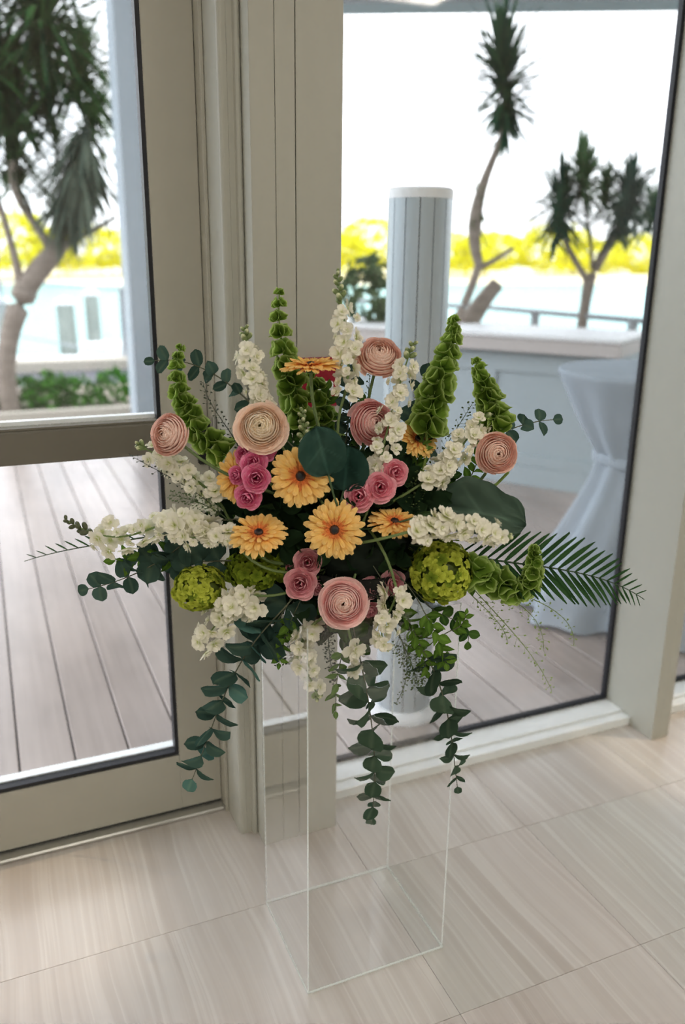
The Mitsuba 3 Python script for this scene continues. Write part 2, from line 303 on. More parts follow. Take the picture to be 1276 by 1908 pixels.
def leaf_cloud(n, rad, s, seed, col0, col1, flat=1.0):
    """n small leaf blades spread through a lumpy crown; returns one mesh with colours"""
    g = np.random.default_rng(seed)
    d = g.normal(size=(n, 3)); d /= np.linalg.norm(d, axis=1, keepdims=True)
    r = g.uniform(0.55, 1.0, n) ** 0.5
    lump = 0.75 + 0.5 * meshkit.noise(d * 2.2 + seed, seed)
    c = d * (r * lump)[:, None] * np.asarray(rad)
    a = g.normal(size=(n, 3)); a /= np.linalg.norm(a, axis=1, keepdims=True)
    b = np.cross(a, g.normal(size=(n, 3))); b /= np.linalg.norm(b, axis=1, keepdims=True)
    ss = s * g.uniform(0.6, 1.3, (n, 1))
    v = np.stack([c - a * ss, c + b * ss * 0.45, c + a * ss, c - b * ss * 0.45], 1).reshape(-1, 3)
    k = np.arange(n) * 4
    f = np.vstack([np.stack([k, k + 1, k + 2], 1), np.stack([k, k + 2, k + 3], 1)])
    t = g.uniform(0, 1, (n, 1)); col = np.asarray(col0) * (1 - t) + np.asarray(col1) * t
    return v, f, np.repeat(col, 4, 0)
spots = [(-10, 88), (2, 90), (11, 91), (20, 90), (29, 92), (37, 91), (45, 94), (54, 93), (62, 96), (71, 95), (80, 98), (90, 99), (-20, 86), (100, 100)]
names = ['first', 'second', 'third', 'fourth', 'fifth', 'sixth', 'seventh', 'eighth', 'ninth', 'tenth', 'eleventh', 'twelfth', 'thirteenth', 'fourteenth']
for k, (x, y) in enumerate(spots):
    t = thing('mangrove_bush', 'sunlit yellow-green mangrove in the hedge along the far shore', 'bush', 'mangroves along the far shore')
    h = 2.6 + 0.5 * math.sin(k * 2.3)
    v, f, c = leaf_cloud(1500, (6.2, 3.0, h), 0.42, 100 + k, (0.58, 0.56, 0.02), (0.92, 0.88, 0.06))
    v = v + [x, y, 0.25 + h * 0.95]
    part(t, 'foliage', colored(v, f, c, 'mat_leaf', False), kind='stuff')
    g = np.random.default_rng(k)
    part(t, 'trunks', mikit.ply(join([tube([[x + a, y, -0.9], [x + a * 0.9, y, 2.0]], 0.09, 5) for a in g.uniform(-5, 5, 7)]), 'mat_bark'))
# dock with piles
dock = thing('dock', 'pale floating dock on the water seen through the upper door pane', 'dock')
p0 = on_y(25, 676, 19.0); p1 = on_y(245, 672, 19.0)
zt = p0[2]
part(dock, 'deck_slab', mikit.ply(box(-3.0, 4.6, 18.6, 20.2, zt - 0.10, zt, 0.02), 'mat_white'))
part(dock, 'pontoon', mikit.ply(box(-2.8, 4.4, 18.8, 20.0, -1.25, zt - 0.10, 0.03), 'mat_pile'))
part(dock, 'locker', mikit.ply(box(2.0, 3.0, 18.9, 19.5, zt, zt + 0.35, 0.05), 'mat_white'))
for px, top, wid, lab in ((122, 563, 34, 'thick weathered pile in the water, left of the pair behind the dock'), (171, 546, 27, 'slimmer weathered pile in the water, right of the pair behind the dock'), (4, 560, 26, 'weathered pile cut by the left picture edge behind the tree trunk')):
    y = 20.6; a = on_y(px, top, y); w = wid / F * (a @ FW) / 2
    t = thing('dock_pile', lab, 'pile')
    part(t, 'post', mikit.ply(tube([[a[0], y, -1.5], [a[0] - .02, y, a[2] - 0.05]], [w, w * .93], 14), 'mat_pile', smooth=40))
    part(t, 'cap', mikit.ply(tube([[a[0] - .02, y, a[2] - 0.05], [a[0] - .02, y, a[2] + .02], [a[0] - .02, y, a[2] + .12]], [w * 1.06, w * 1.0, w * .1], 14), 'mat_white', smooth=40))
# railing along the seawall
rail = thing('railing', 'thin grey metal railing along the seawall', 'railing')
rp = [(-0.9, 22.0), (0.443, 17.07), (1.903, 12.443), (3.7, 8.9), (4.55, 7.04), (4.70, 5.13), (4.72, 3.2)]
rs = np.array([[x, y, 1.07] for x, y in rp])
part(rail, 'top_rail', mikit.ply(tube(rs, 0.022, 8), 'mat_grey', smooth=True))
part(rail, 'bottom_rail', mikit.ply(tube(rs - [0, 0, 0.95], 0.018, 8), 'mat_grey', smooth=True))
for x, y in ((0.443, 17.07), (1.903, 12.443), (3.7, 8.9), (4.651, 6.42), (4.69, 5.2)):
    part(rail, 'post', mikit.ply(box(x - .03, x + .03, y - .03, y + .03, -0.9 if y > 12.7 else -0.02, 1.08, 0.006), 'mat_grey'))
# square column holding the canopy beam
c0 = on_y(250, 700, 7.0)
col = thing('square_column', 'tall pale square column standing on the deck behind the door', 'column')
cx0, cx1 = c0[0], c0[0] + 0.42
part(col, 'shaft', mikit.ply(box(cx0, cx1, 7.0, 7.3, 0.0, 4.15, 0.01), 'mat_column'))
part(col, 'base', mikit.ply(box(cx0 - .03, cx1 + .03, 6.97, 7.33, -0.002, 0.16, 0.01), 'mat_column'))
bd = 7.25
def at_depth(px, py, d): r = ray(px, py); return EYE + r * (d / (r @ FW))
ba, bb = at_depth(628, 17.5, bd), at_depth(1500, 8, bd); dirb = norm(bb - ba); st = ba - dirb * 1.55
nb = norm(np.cross(dirb, UP))
bv = np.array([s + nb * a + UP * z for s in (st, bb) for a in (-.15, .15) for z in (0, 0.55)])
beam = whole('canopy_beam', mikit.ply(trimesh.convex.convex_hull(bv), 'mat_grey'), 'blue-grey canopy beam crossing above the palms outside', 'beam')
zc = float(max(st[2], bb[2])) + 0.56
cv = np.array([[x, y, z] for x, y in ((-0.25, 2.06), (1.00, st[1] + .1), (bb[0], bb[1]), (14.0, bb[1] - 4), (14.0, 2.06)) for z in (zc, zc + 0.18)])
whole('canopy_roof', mikit.ply(trimesh.convex.convex_hull(cv), 'mat_white'), 'flat canopy roof over the bar side of the deck, carried by the blue-grey beam', 'canopy')
# round tower heater outside the glass
hc = (1.222, 2.285)
ht = thing('tower_heater', 'round pale blue-grey slatted tower on the deck just outside the glass', 'tower heater')
def atc(m): m.apply_translation((hc[0], hc[1], 0)); return m
HR, HZ = 0.094, 1.70
part(ht, 'base', mikit.ply(atc(lathe([(0.0, -.002), (0.122, -.002), (0.124, 0.012), (0.116, 0.026), (0.098, 0.034), (0.0, 0.034)], 48)), 'mat_white', smooth=40))
part(ht, 'core', mikit.ply(atc(lathe([(0.0, 0.03), (HR - .007, 0.03), (HR - .007, HZ - .01), (0.0, HZ - .01)], 40)), 'mat_groove', smooth=40))
ns = 14
for k in range(ns):
    a0, a1 = (k + 0.035) / ns * 2 * math.pi + 0.18, (k + 0.965) / ns * 2 * math.pi + 0.18
    aa = np.linspace(a0, a1, 6)
    ring = [(HR * math.cos(a), HR * math.sin(a)) for a in aa] + [((HR - .006) * math.cos(a), (HR - .006) * math.sin(a)) for a in aa[::-1]]
    part(ht, 'slat', mikit.ply(atc(prism(ring, 0.034, HZ - .03)), 'mat_heater', smooth=30))
part(ht, 'cap', mikit.ply(atc(lathe([(HR - .004, HZ - .03), (HR + .001, HZ - .03), (HR + .001, HZ - .006), (HR - .006, HZ), (0.0, HZ + .004)], 48)), 'mat_white', smooth=40))
# outdoor bar
bA, bB = np.array([3.215, 4.907]), np.array([3.640, 4.300])
bd_ = (bB - bA) / np.linalg.norm(bB - bA); bn = np.array([-bd_[1], bd_[0]]);
if bn @ np.array([1, 1]) < 0: bn = -bn
bar = thing('bar_counter', 'white panelled outdoor bar counter with a thick grey-edged top', 'bar counter')
BM = np.eye(4); BM[:3, 0] = [*bd_, 0]; BM[:3, 1] = [*bn, 0]; BM[:3, 3] = [*bA, 0]
def bbox(*a, **k): m = box(*a, **k); m.apply_transform(BM); return m
L0, L1 = -2.6, 0.86
part(bar, 'body', mikit.ply(bbox(L0, L1, 0.02, 0.62, -.002, 0.93, 0.003), 'mat_barwhite'))
part(bar, 'plinth', mikit.ply(bbox(L0, L1, 0.0, 0.019, -.002, 0.14, 0.003), 'mat_barwhite'))
for xs in np.arange(L0, L1 + .01, 0.865):
    part(bar, 'panel_stile', mikit.ply(bbox(xs - .05 + (.05 if xs < L0 + .01 else 0), min(xs + .05, L1), 0.0, 0.0195, 0.1405, 0.90, 0.003), 'mat_barwhite'))
part(bar, 'panel_rail', mikit.ply(bbox(L0, L1, -.001, 0.0195, 0.78, 0.90, 0.003), 'mat_barwhite'))
part(bar, 'panel_rail', mikit.ply(bbox(L0, L1, -.001, 0.0195, 0.141, 0.22, 0.003), 'mat_barwhite'))
part(bar, 'fascia', mikit.ply(bbox(L0 - .02, L1 + .03, -0.10, 0.66, 0.925, 1.015, 0.004), 'mat_bar_edge'))
part(bar, 'worktop', mikit.ply(bbox(L0 - .03, L1 + .04, -0.12, 0.68, 1.0155, 1.045, 0.006), 'mat_white'))
# cocktail table in a tied white cloth
tc = on_z(1222, 690, 1.07)[:2]; tr = 0.395
tb = thing('cocktail_table', 'high round cocktail table wrapped in a tied white cloth', 'table')
part(tb, 'tabletop', mikit.ply((lambda m: (m.apply_translation((*tc, 0)), m)[1])(lathe([(0, 1.045), (tr - .012, 1.045), (tr - .004, 1.056), (tr - .012, 1.066), (0, 1.066)], 48)), 'mat_white', smooth=40))
part(tb, 'pole', mikit.ply(tube([[*tc, 0.02], [*tc, 1.045]], 0.04, 12), 'mat_grey', smooth=True))
part(tb, 'foot', mikit.ply((lambda m: (m.apply_translation((*tc, 0)), m)[1])(lathe([(0, -.002), (0.25, -.002), (0.25, 0.015), (0.05, 0.03), (0, 0.03)], 32)), 'mat_grey', smooth=30))
def cloth_fn(u, v):
    a = u * math.pi
    z = np.interp(v, [0, .12, .16, .48, .54, 1], [1.072, 1.072, 1.060, 0.72, 0.68, 0.006])
    r = np.interp(v, [0, .12, .16, .35, .48, .54, .60, .75, .90, 1], [0.0, tr - .006, tr + .004, 0.30, 0.215, 0.205, 0.225, 0.32, 0.43, 0.47])
    fold = np.clip((v - .14) * 1.5, 0, 1)
    r = r * (1 + fold * (0.075 * np.sin(a * 9 + 1.2 + 2 * v) + 0.05 * np.sin(a * 15 + v * 5) + 0.09 * np.sin(a * 4 + 2.0) * (v > .5)))
    z = z + (v > .9) * 0.02 * np.abs(np.sin(a * 7))
    return tc[0] + r * np.cos(a), tc[1] + r * np.sin(a), z
g = grid(145, 60, cloth_fn)
cl = whole('tablecloth', mikit.ply((g[0], g[1]), 'mat_cloth', smooth=True), 'white cloth tied in at the middle, draped over the cocktail table outside', 'tablecloth')
part(cl, 'tie', mikit.ply((lambda m: (m.apply_translation((*tc, 0)), m)[1])(lathe([(0.215, 0.675), (0.224, 0.685), (0.224, 0.71), (0.215, 0.725)], 40)), 'mat_cloth', smooth=True))

# spiky trees -----------------------------------------------------------------
def blades(centre, axis, n, length, width, seed, spread=(0.0, 1.9), col=((0.02, 0.06, 0.035), (0.06, 0.13, 0.05)), core=0.3, droop=0.35):
    g = np.random.default_rng(seed); axis = norm(axis); R = frame(axis)
    vs, fs, cs = [], [], []
    for k in range(n):
        th, ph = g.uniform(*spread), g.uniform(0, 2 * np.pi)
        d = R @ np.array([math.sin(th) * math.cos(ph), math.sin(th) * math.sin(ph), math.cos(th)])
        L = length * g.uniform(0.65, 1.15); base = centre + axis * g.uniform(-core, core * 0.6)
        s = norm(np.cross(d, UP + 0.01)); nn = np.cross(s, d)
        t = np.array([0, .35, .7, 1.0])
        pts = base + d * (L * t)[:, None] - UP * (droop * L * t ** 2.2 * (0.4 + 0.6 * g.uniform()))[:, None]
        w = width * np.array([0.6, 1.0, 0.75, 0.05])
        o = len(vs) * 8
        vs.append(np.vstack([pts + s * w[:, None], pts - s * w[:, None]]))
        for i in range(3): fs += [[o + i, o + i + 1, o + i + 5], [o + i, o + i + 5, o + i + 4]]
        m = g.uniform(); cs.append(np.tile(np.asarray(col[0]) * (1 - m) + np.asarray(col[1]) * m, (8, 1)))
    return np.vstack(vs), np.array(fs), np.vstack(cs)
def px_path(pts, y): return np.array([on_y(a, b, y) for a, b in pts])
def m_per_px(y): return float((np.array([0.4 * y, y, 0]) @ FW) / F)
# left tree
t = thing('yucca_tree', 'large bushy spiky tree with forking grey trunk behind the upper door pane', 'tree')
Y = 8.6; s = m_per_px(Y)
def limb(t, pts, rads, y, name='branch'):
    p = spline(px_path(pts, y), 14); r = np.interp(np.linspace(0, 1, 14), np.linspace(0, 1, len(rads)), rads) * m_per_px(y)
    part(t, name, mikit.ply(tube(p, r, 10), 'mat_bark', smooth=True))
limb(t, [(25, 775), (12, 700), (22, 610), (48, 540)], [17, 15, 15, 20], Y, 'trunk')
limb(t, [(26, 598), (46, 545), (75, 500), (105, 465), (125, 420), (118, 340)], [14, 17, 17, 15, 12, 9], Y)
limb(t, [(40, 545), (25, 470), (5, 400), (-20, 320)], [8, 6, 5, 5], Y)
limb(t, [(95, 470), (70, 425), (40, 380), (25, 300)], [8, 6, 6, 5], Y)
limb(t, [(118, 455), (150, 440), (180, 425), (215, 405)], [6, 5, 4, 3], Y)
for k, (px, py, r, n, dn) in enumerate([(75, 40, 150, 380, 0), (10, 170, 130, 340, 0), (150, 130, 110, 150, 1), (155, 260, 100, 200, 2), (135, 330, 85, 160, 2), (30, 300, 95, 130, 0), (-60, 60, 150, 160, 0), (90, 180, 110, 160, 0), (180, 215, 70, 90, 1)]):
    c = on_y(px, py, Y + rng.uniform(-.4, .4))
    sp_, col_ = ((0, 2.2), ((0.012, 0.04, 0.02), (0.05, 0.12, 0.035))) if dn < 2 else ((1.9, 3.1), ((0.07, 0.10, 0.08), (0.13, 0.16, 0.12)))
    if dn == 1: col_ = ((0.03, 0.09, 0.03), (0.10, 0.20, 0.05))
    v, f, cc = blades(c, UP if dn == 0 else norm([.3, 0, 1]), n, r * s, 0.021, 500 + k, sp_, col_, core=0.25)
    part(t, 'crown', colored(v, f, cc, 'mat_leaf', False), kind='stuff')
# tall slim one
Y = 5.55; s = m_per_px(Y)
t = thing('yucca_tree', 'tall slim leaning tree with a single spiky head, outside behind the bar', 'tree')
limb(t, [(835, 625), (850, 598), (880, 530), (892, 490)], [10, 9, 8, 8], Y, 'trunk')
limb(t, [(892, 492), (884, 420), (905, 330), (938, 240), (943, 180)], [9, 14, 9, 6, 5], Y, 'trunk')
limb(t, [(892, 500), (925, 482), (955, 462)], [6, 5, 4], Y)
for k, (px, py, r, n, spd) in enumerate([(935, 130, 125, 150, (0, 1.5)), (941, 160, 120, 130, (.9, 2.1)), (944, 200, 62, 90, (1.9, 2.9)), (936, 95, 60, 60, (0, .5))]):
    v, f, cc = blades(on_y(px, py, Y), norm([-.05, 0, 1]), n, r * s, 0.014, 600 + k, spd, ((0.015, 0.06, 0.045), (0.05, 0.14, 0.06)), core=0.16, droop=.15)
    part(t, 'crown', colored(v, f, cc, 'mat_leaf', False), kind='stuff')
v, f, cc = blades(on_y(892, 390, Y), norm([-.1, 0, 1]), 60, 40 * s, 0.008, 640, (0, 2.6), ((0.04, 0.09, 0.03), (0.10, 0.16, 0.05)), core=.18)
part(t, 'crown', colored(v, f, cc, 'mat_leaf', False), kind='stuff')
t = thing('tree_stump', 'thick cut tree stump leaning right beside the tall slim tree', 'stump')
pp = px_path([(868, 612), (890, 575), (925, 530)], Y + .1)
part(t, 'trunk', mikit.ply(tube(spline(pp, 8), np.array([20, 20, 19, 18, 17, 16, 15, 15]) * s, 12), 'mat_bark', smooth=45))
# right one
Y = 5.75; s = m_per_px(Y)
t = thing('yucca_tree', 'spiky tree forking into several heads at the right edge of the big window', 'tree')
limb(t, [(1078, 645), (1085, 600), (1092, 555), (1098, 520)], [11, 11, 11, 13], Y, 'trunk')
limb(t, [(1098, 525), (1120, 480), (1150, 430), (1176, 375)], [11, 10, 9, 7], Y)
limb(t, [(1096, 530), (1080, 500), (1060, 465), (1045, 420)], [7, 6, 6, 5], Y)
limb(t, [(1102, 500), (1100, 450), (1090, 390), (1085, 340)], [4, 4, 3, 3], Y)
for k, (px, py, r, n, g_) in enumerate([(1045, 380, 80, 130, 0), (1172, 375, 85, 150, 0), (1085, 335, 75, 100, 1), (1130, 360, 60, 60, 1), (1040, 420, 50, 60, 0), (1160, 420, 60, 60, 0), (1215, 400, 70, 70, 1)]):
    cl_ = ((0.012, 0.05, 0.04), (0.04, 0.11, 0.06)) if g_ == 0 else ((0.05, 0.12, 0.05), (0.11, 0.20, 0.09))
    v, f, cc = blades(on_y(px, py, Y + rng.uniform(-.25, .25)), UP, int(n * 1.8), r * s * 1.35, 0.014, 700 + k, (0, 2.1), cl_, core=.14, droop=.3)
    part(t, 'crown', colored(v, f, cc, 'mat_leaf', False), kind='stuff')
# planter behind the bar that the trees grow from, low shrubs
pl = thing('planter_box', 'pale planter box behind the bar holding the spiky trees', 'planter')
part(pl, 'wall', mikit.ply(bbox(-2.4, 1.6, 0.95, 2.3, -.002, 0.70, 0.01), 'mat_barwhite'))
part(pl, 'soil', mikit.ply(bbox(-2.35, 1.55, 1.0, 2.25, 0.70, 0.72), 'mat_bark'))
pl2 = thing('planter_bed', 'low planted bed at the deck end under the large forking tree', 'planter')
part(pl2, 'kerb', mikit.ply(box(-2.5, 2.4, 8.25, 8.35, -.002, 0.10, 0.01), 'mat_rock'))
part(pl2, 'soil', mikit.ply(box(-2.5, 2.4, 8.35, 10.2, -.002, 0.06), 'mat_bark'))
for k, (px, lab) in enumerate([(40, 'low bright green leafy plant at the foot of the forking tree'), (95, 'low bright green leafy plant, second from the forking tree'), (140, 'low bright green leafy plant midway to the square column'), (215, 'low dull green leafy plant beside the square column'), (-30, 'low green leafy plant at the left picture edge by the deck end')]):
    t = thing('shrub', lab, 'plant')
    c = on_y(px, 762, 8.75)
    v, f, cc = leaf_cloud(160, (0.24, 0.2, 0.17 + .03 * (k % 2)), 0.06, 300 + k, (0.03, 0.10, 0.02), (0.10, 0.30, 0.04))
    part(t, 'foliage', colored(v + [c[0], c[1], 0.2], f, cc, 'mat_leaf', False), kind='stuff')
    part(t, 'stems', mikit.ply(join([tube([[c[0] + a, c[1], 0.05], [c[0] + 1.6 * a, c[1] + .03, 0.25]], 0.006, 5) for a in (-.08, 0, .07)]), 'mat_bark'))
t = thing('shrub', 'sparse dark shrub between the cream post and the round tower', 'plant')
c = on_y(690, 545, 5.9)
v, f, cc = leaf_cloud(170, (0.25, 0.2, 0.28), 0.075, 333, (0.03, 0.07, 0.03), (0.14, 0.19, 0.10))
part(t, 'foliage', colored(v + c, f, cc, 'mat_leaf', False), kind='stuff')
part(t, 'stems', mikit.ply(tube([[c[0], c[1], 0.6], [c[0] + .02, c[1], c[2]]], 0.012, 6), 'mat_bark'))

# ------------------------------------------------------------------ the clear stand
PX0, PX1, PY0, PY1, PZ, TK = 0.495, 0.823, 1.306, 1.590, 0.850, 0.0045
ped = thing('acrylic_pedestal', 'tall clear acrylic box stand on the tiled floor carrying the flowers', 'pedestal')
def sheet(*q): return mikit.ply((np.array(q, float), np.array([[0, 1, 2], [0, 2, 3]])), 'mat_acrylic')
for (xa, ya), (xb, yb) in (((PX0, PY0), (PX1, PY0)), ((PX1, PY0), (PX1, PY1)), ((PX1, PY1), (PX0, PY1)), ((PX0, PY1), (PX0, PY0))):
    part(ped, 'side_panel', sheet((xa, ya, 0.0015), (xb, yb, 0.0015), (xb, yb, PZ), (xa, ya, PZ)))
for nm, z in (('base_panel', 0.004), ('top_panel', PZ - .001)):
    part(ped, nm, sheet((PX0, PY0, z), (PX1, PY0, z), (PX1, PY1, z), (PX0, PY1, z)))
e = 0.0022
for x, y in ((PX0, PY0), (PX1 - e, PY0), (PX1 - e, PY1 - e), (PX0, PY1 - e)):
    part(ped, 'corner_edge', mikit.ply(box(x, x + e, y, y + e, 0.001, PZ), 'mat_edge'))
for x0, x1, y0, y1 in ((PX0, PX1, PY0 - .001, PY0 + .0015), (PX0, PX1, PY1 - .002, PY1 + .002), (PX0 - .0006, PX0 + .0008, PY0, PY1), (PX1 - .002, PX1 + .001, PY0, PY1)):
    part(ped, 'base_edge', mikit.ply(box(x0, x1, y0, y1, 0.0003, 0.004), 'mat_edge'))

# ------------------------------------------------------------------ the arrangement
BASE = np.array([0.66, 1.45, PZ])
bowl = thing('flower_bowl', 'low dark bowl packed with floral foam, hidden among the leaves on the clear stand', 'bowl')
part(bowl, 'body', mikit.ply((lambda m: (m.apply_translation(BASE), m)[1])(lathe([(0, 0.0005), (0.085, 0.0005), (0.11, 0.03), (0.118, 0.065), (0.112, 0.065), (0.10, 0.03), (0, 0.012)], 36)), 'mat_black', smooth=40))
fm = trimesh.creation.icosphere(3, 1.0); fm.vertices = fm.vertices * [0.108, 0.105, 0.085] * (0.9 + 0.2 * meshkit.noise(fm.vertices * 4))[:, None] + BASE + [0, 0, 0.105]
part(bowl, 'foam', mikit.ply(fm, 'mat_foam', smooth=True))
CORE = BASE + [0, 0, 0.12]
def stem_to_core(parent, p, back, r, col=(0.10, 0.16, 0.05), reach=0.10, name='stem', target=None):
    """a bent stem from the head at p, leaving in direction back, into the middle"""
    tgt = CORE + np.array([rng.uniform(-.05, .05), rng.uniform(-.05, .05), rng.uniform(-.05, .03)]) if target is None else target
    q = spline([p, p + norm(back) * reach * 0.5, 0.5 * (p + norm(back) * reach) + 0.5 * tgt, tgt], 14) if np.linalg.norm(tgt - p) > 0.12 else np.array([p, 0.5 * (p + tgt) + norm(back) * .01, tgt])
    m = tube(q, r, 8); part(parent, name, colored(m.vertices, m.faces, col, 'mat_stem'))
# --- ranunculus and roses: nested cupped petals
def cupped(N, R, col_fn, seed, squash=0.72, core=0.98, span=(0.75, 1.0), point=0.0, flare=0.05, dip=0.02, nu=9, nv=6, skirt=0):
    g = np.random.default_rng(seed); out = []
    for i in range(N):
        out_ = i >= N - skirt
        s = (i + 0.5) / (N - skirt) if not out_ else 1.0
        k = (i - (N - skirt) + 1) / max(skirt, 1) if out_ else 0
        e = R * core * (0.015 + 0.985 * s ** 0.82)
        z = squash * R * (0.60 - 0.62 * s ** 2.0 - dip * max(0, 1 - s * 5)) + R * 0.018 * g.normal()
        if out_: e, z = R * (core + (1.0 - core) * (0.25 + 0.75 * k)), squash * R * (0.02 - 0.42 * k + .06 * g.normal())
        bulge = e * 1.0 + R * (0.17 * (1 - .4 * s) if not out_ else -0.10)
        P0 = np.array([0.05 * R + 0.08 * e, -squash * R * 0.55])
        P1 = np.array([bulge * 1.18, -squash * R * 0.38 + 0.22 * z]) if out_ else np.array([min(e + .26 * R * (1 - .35 * s), R * core * 1.22), z - (.05 + .30 * s) * R])
        P2 = np.array([e + flare * R * max(0, s - .5) * 2, z])
        a0 = i * 2.39996 + g.uniform(-.2, .2); sp_ = g.uniform(*span) * (1.3 - 0.4 * s)
        ph, tilt = g.uniform(0, 6.28), g.uniform(-.06, .06)
        def fn(u, v):
            vv = v * (1 - (0.13 + point * .5) * np.abs(u) ** (3.0 if point == 0 else 1.6))
            rz = (1 - vv)[..., None] ** 2 * P0 + (2 * vv * (1 - vv))[..., None] * P1 + (vv ** 2)[..., None] * P2
            a = a0 + u * sp_ * (0.35 + 0.65 * np.sin(np.minimum(v * 2.0, 1.57)))
            r = rz[..., 0] * (1 + 0.03 * np.sin(3 * u + ph) * v + 0.045 * u)
            zz = rz[..., 1] + R * (0.025 + .03 * out_) * np.sin(5 * u + ph) * v ** 3 + tilt * R * u * v + point * R * 0.10 * (1 - np.abs(u)) ** 2 * v ** 4
            return r * np.cos(a), r * np.sin(a), zz
        p, f, u, v = grid(nu, nv, fn)
        out.append((p, f, col_fn(i / N, u, v, g)))
    return out
def flower_cup(name, label, px, py, wpx, off, facing, col_fn, N, seed, cat, group=None, stem_r=0.003, twist=0.0, back=None, **k):
    t = thing(name, label, cat, group); R = size(wpx, off) / 2; R *= 1.0
    m = mat(frame(facing, twist=twist), at(px, py, off))
    for p, f, c in cupped(N, R, col_fn, seed, **k):
        part(t, 'petal', colored(p, f, c), m)
    cal = lathe([(0.0, -0.50 * R), (0.28 * R, -0.46 * R), (0.42 * R, -0.36 * R), (0.2 * R, -0.40 * R)], 10)
    part(t, 'calyx', colored(cal.vertices, cal.faces, (0.10, 0.18, 0.05), 'mat_stem'), m)
    stem_to_core(t, at(px, py, off) - norm(facing) * 0.40 * R, -norm(facing) if back is None else back, stem_r)
    return t
def grad(inner, mid, outer, edge):
    inner, mid, outer, edge = map(np.array, (inner, mid, outer, edge))
    def fn(s, u, v, g):
        b = inner * (1 - s * 2) + mid * s * 2 if s < .5 else mid * (2 - 2 * s) + outer * (2 * s - 1)
        w = (v[:, None] ** 5) * 0.8; lo = np.clip(1 - v[:, None] * 1.25, 0, 1) * .12
        return (b * (1 - w) * (1 - lo) + edge * w) * (0.93 + 0.10 * g.uniform())
    return fn
PEACH = grad((0.93, 0.68, 0.54), (0.94, 0.64, 0.54), (0.95, 0.66, 0.57), (0.97, 0.80, 0.73))
PINK = grad((0.92, 0.62, 0.46), (0.94, 0.52, 0.51), (0.96, 0.68, 0.67), (0.98, 0.84, 0.81))
CREAM = grad((0.90, 0.82, 0.50), (0.95, 0.80, 0.60), (0.96, 0.74, 0.63), (0.98, 0.86, 0.76))
DEEP = grad((0.92, 0.54, 0.48), (0.93, 0.48, 0.48), (0.94, 0.58, 0.58), (0.97, 0.76, 0.73))
rn = 'ranunculus'
flower_cup(rn, 'peach ranunculus at the far left, on its own stem in front of the door rail', 314, 811, 79, .10, vec(-.42, .30, .85), PEACH, 62, 1, 'flower', squash=.84, back=vec(.75, -.65, .1))
flower_cup(rn, 'large cream-centred peach ranunculus above the hot pink roses', 486, 795, 98, .12, vec(.05, .35, .95), CREAM, 74, 2, 'flower', squash=.70, core=.74, skirt=13)
flower_cup(rn, 'topmost peach ranunculus, seen from the side against the round tower', 706, 663, 82, .0, vec(.05, .66, .75), PEACH, 62, 3, 'flower', squash=.80, core=.93, skirt=5, back=vec(-.25, -.97, 0))
flower_cup(rn, 'pink ranunculus half hidden behind white stock in the upper middle', 695, 788, 86, .02, vec(.35, .25, .88), DEEP, 62, 4, 'flower', squash=.78, core=.9, skirt=6)
flower_cup(rn, 'peach ranunculus at the far right above the big rough leaf', 926, 845, 77, .05, vec(.08, .22, .97), PEACH, 62, 5, 'flower', squash=.78, core=.94, skirt=5, back=vec(-.35, -.9, -.1))
flower_cup(rn, 'large pink ranunculus lowest in the middle, under the two gerberas', 640, 1124, 100, .17, vec(.0, .32, .95), PINK, 76, 6, 'flower', squash=.68, core=.76, skirt=13)
HOT = grad((0.62, 0.07, 0.22), (0.82, 0.17, 0.37), (0.86, 0.26, 0.46), (0.93, 0.50, 0.63))
ROSE = grad((0.76, 0.20, 0.32), (0.92, 0.40, 0.50), (0.91, 0.45, 0.53), (0.95, 0.60, 0.65))
DUST = grad((0.55, 0.14, 0.20), (0.78, 0.34, 0.40), (0.84, 0.44, 0.48), (0.92, 0.60, 0.62))
kr = dict(core=.80, flare=0.10, point=0.55, dip=0.10, span=(0.75, 1.0), nu=9, skirt=7)
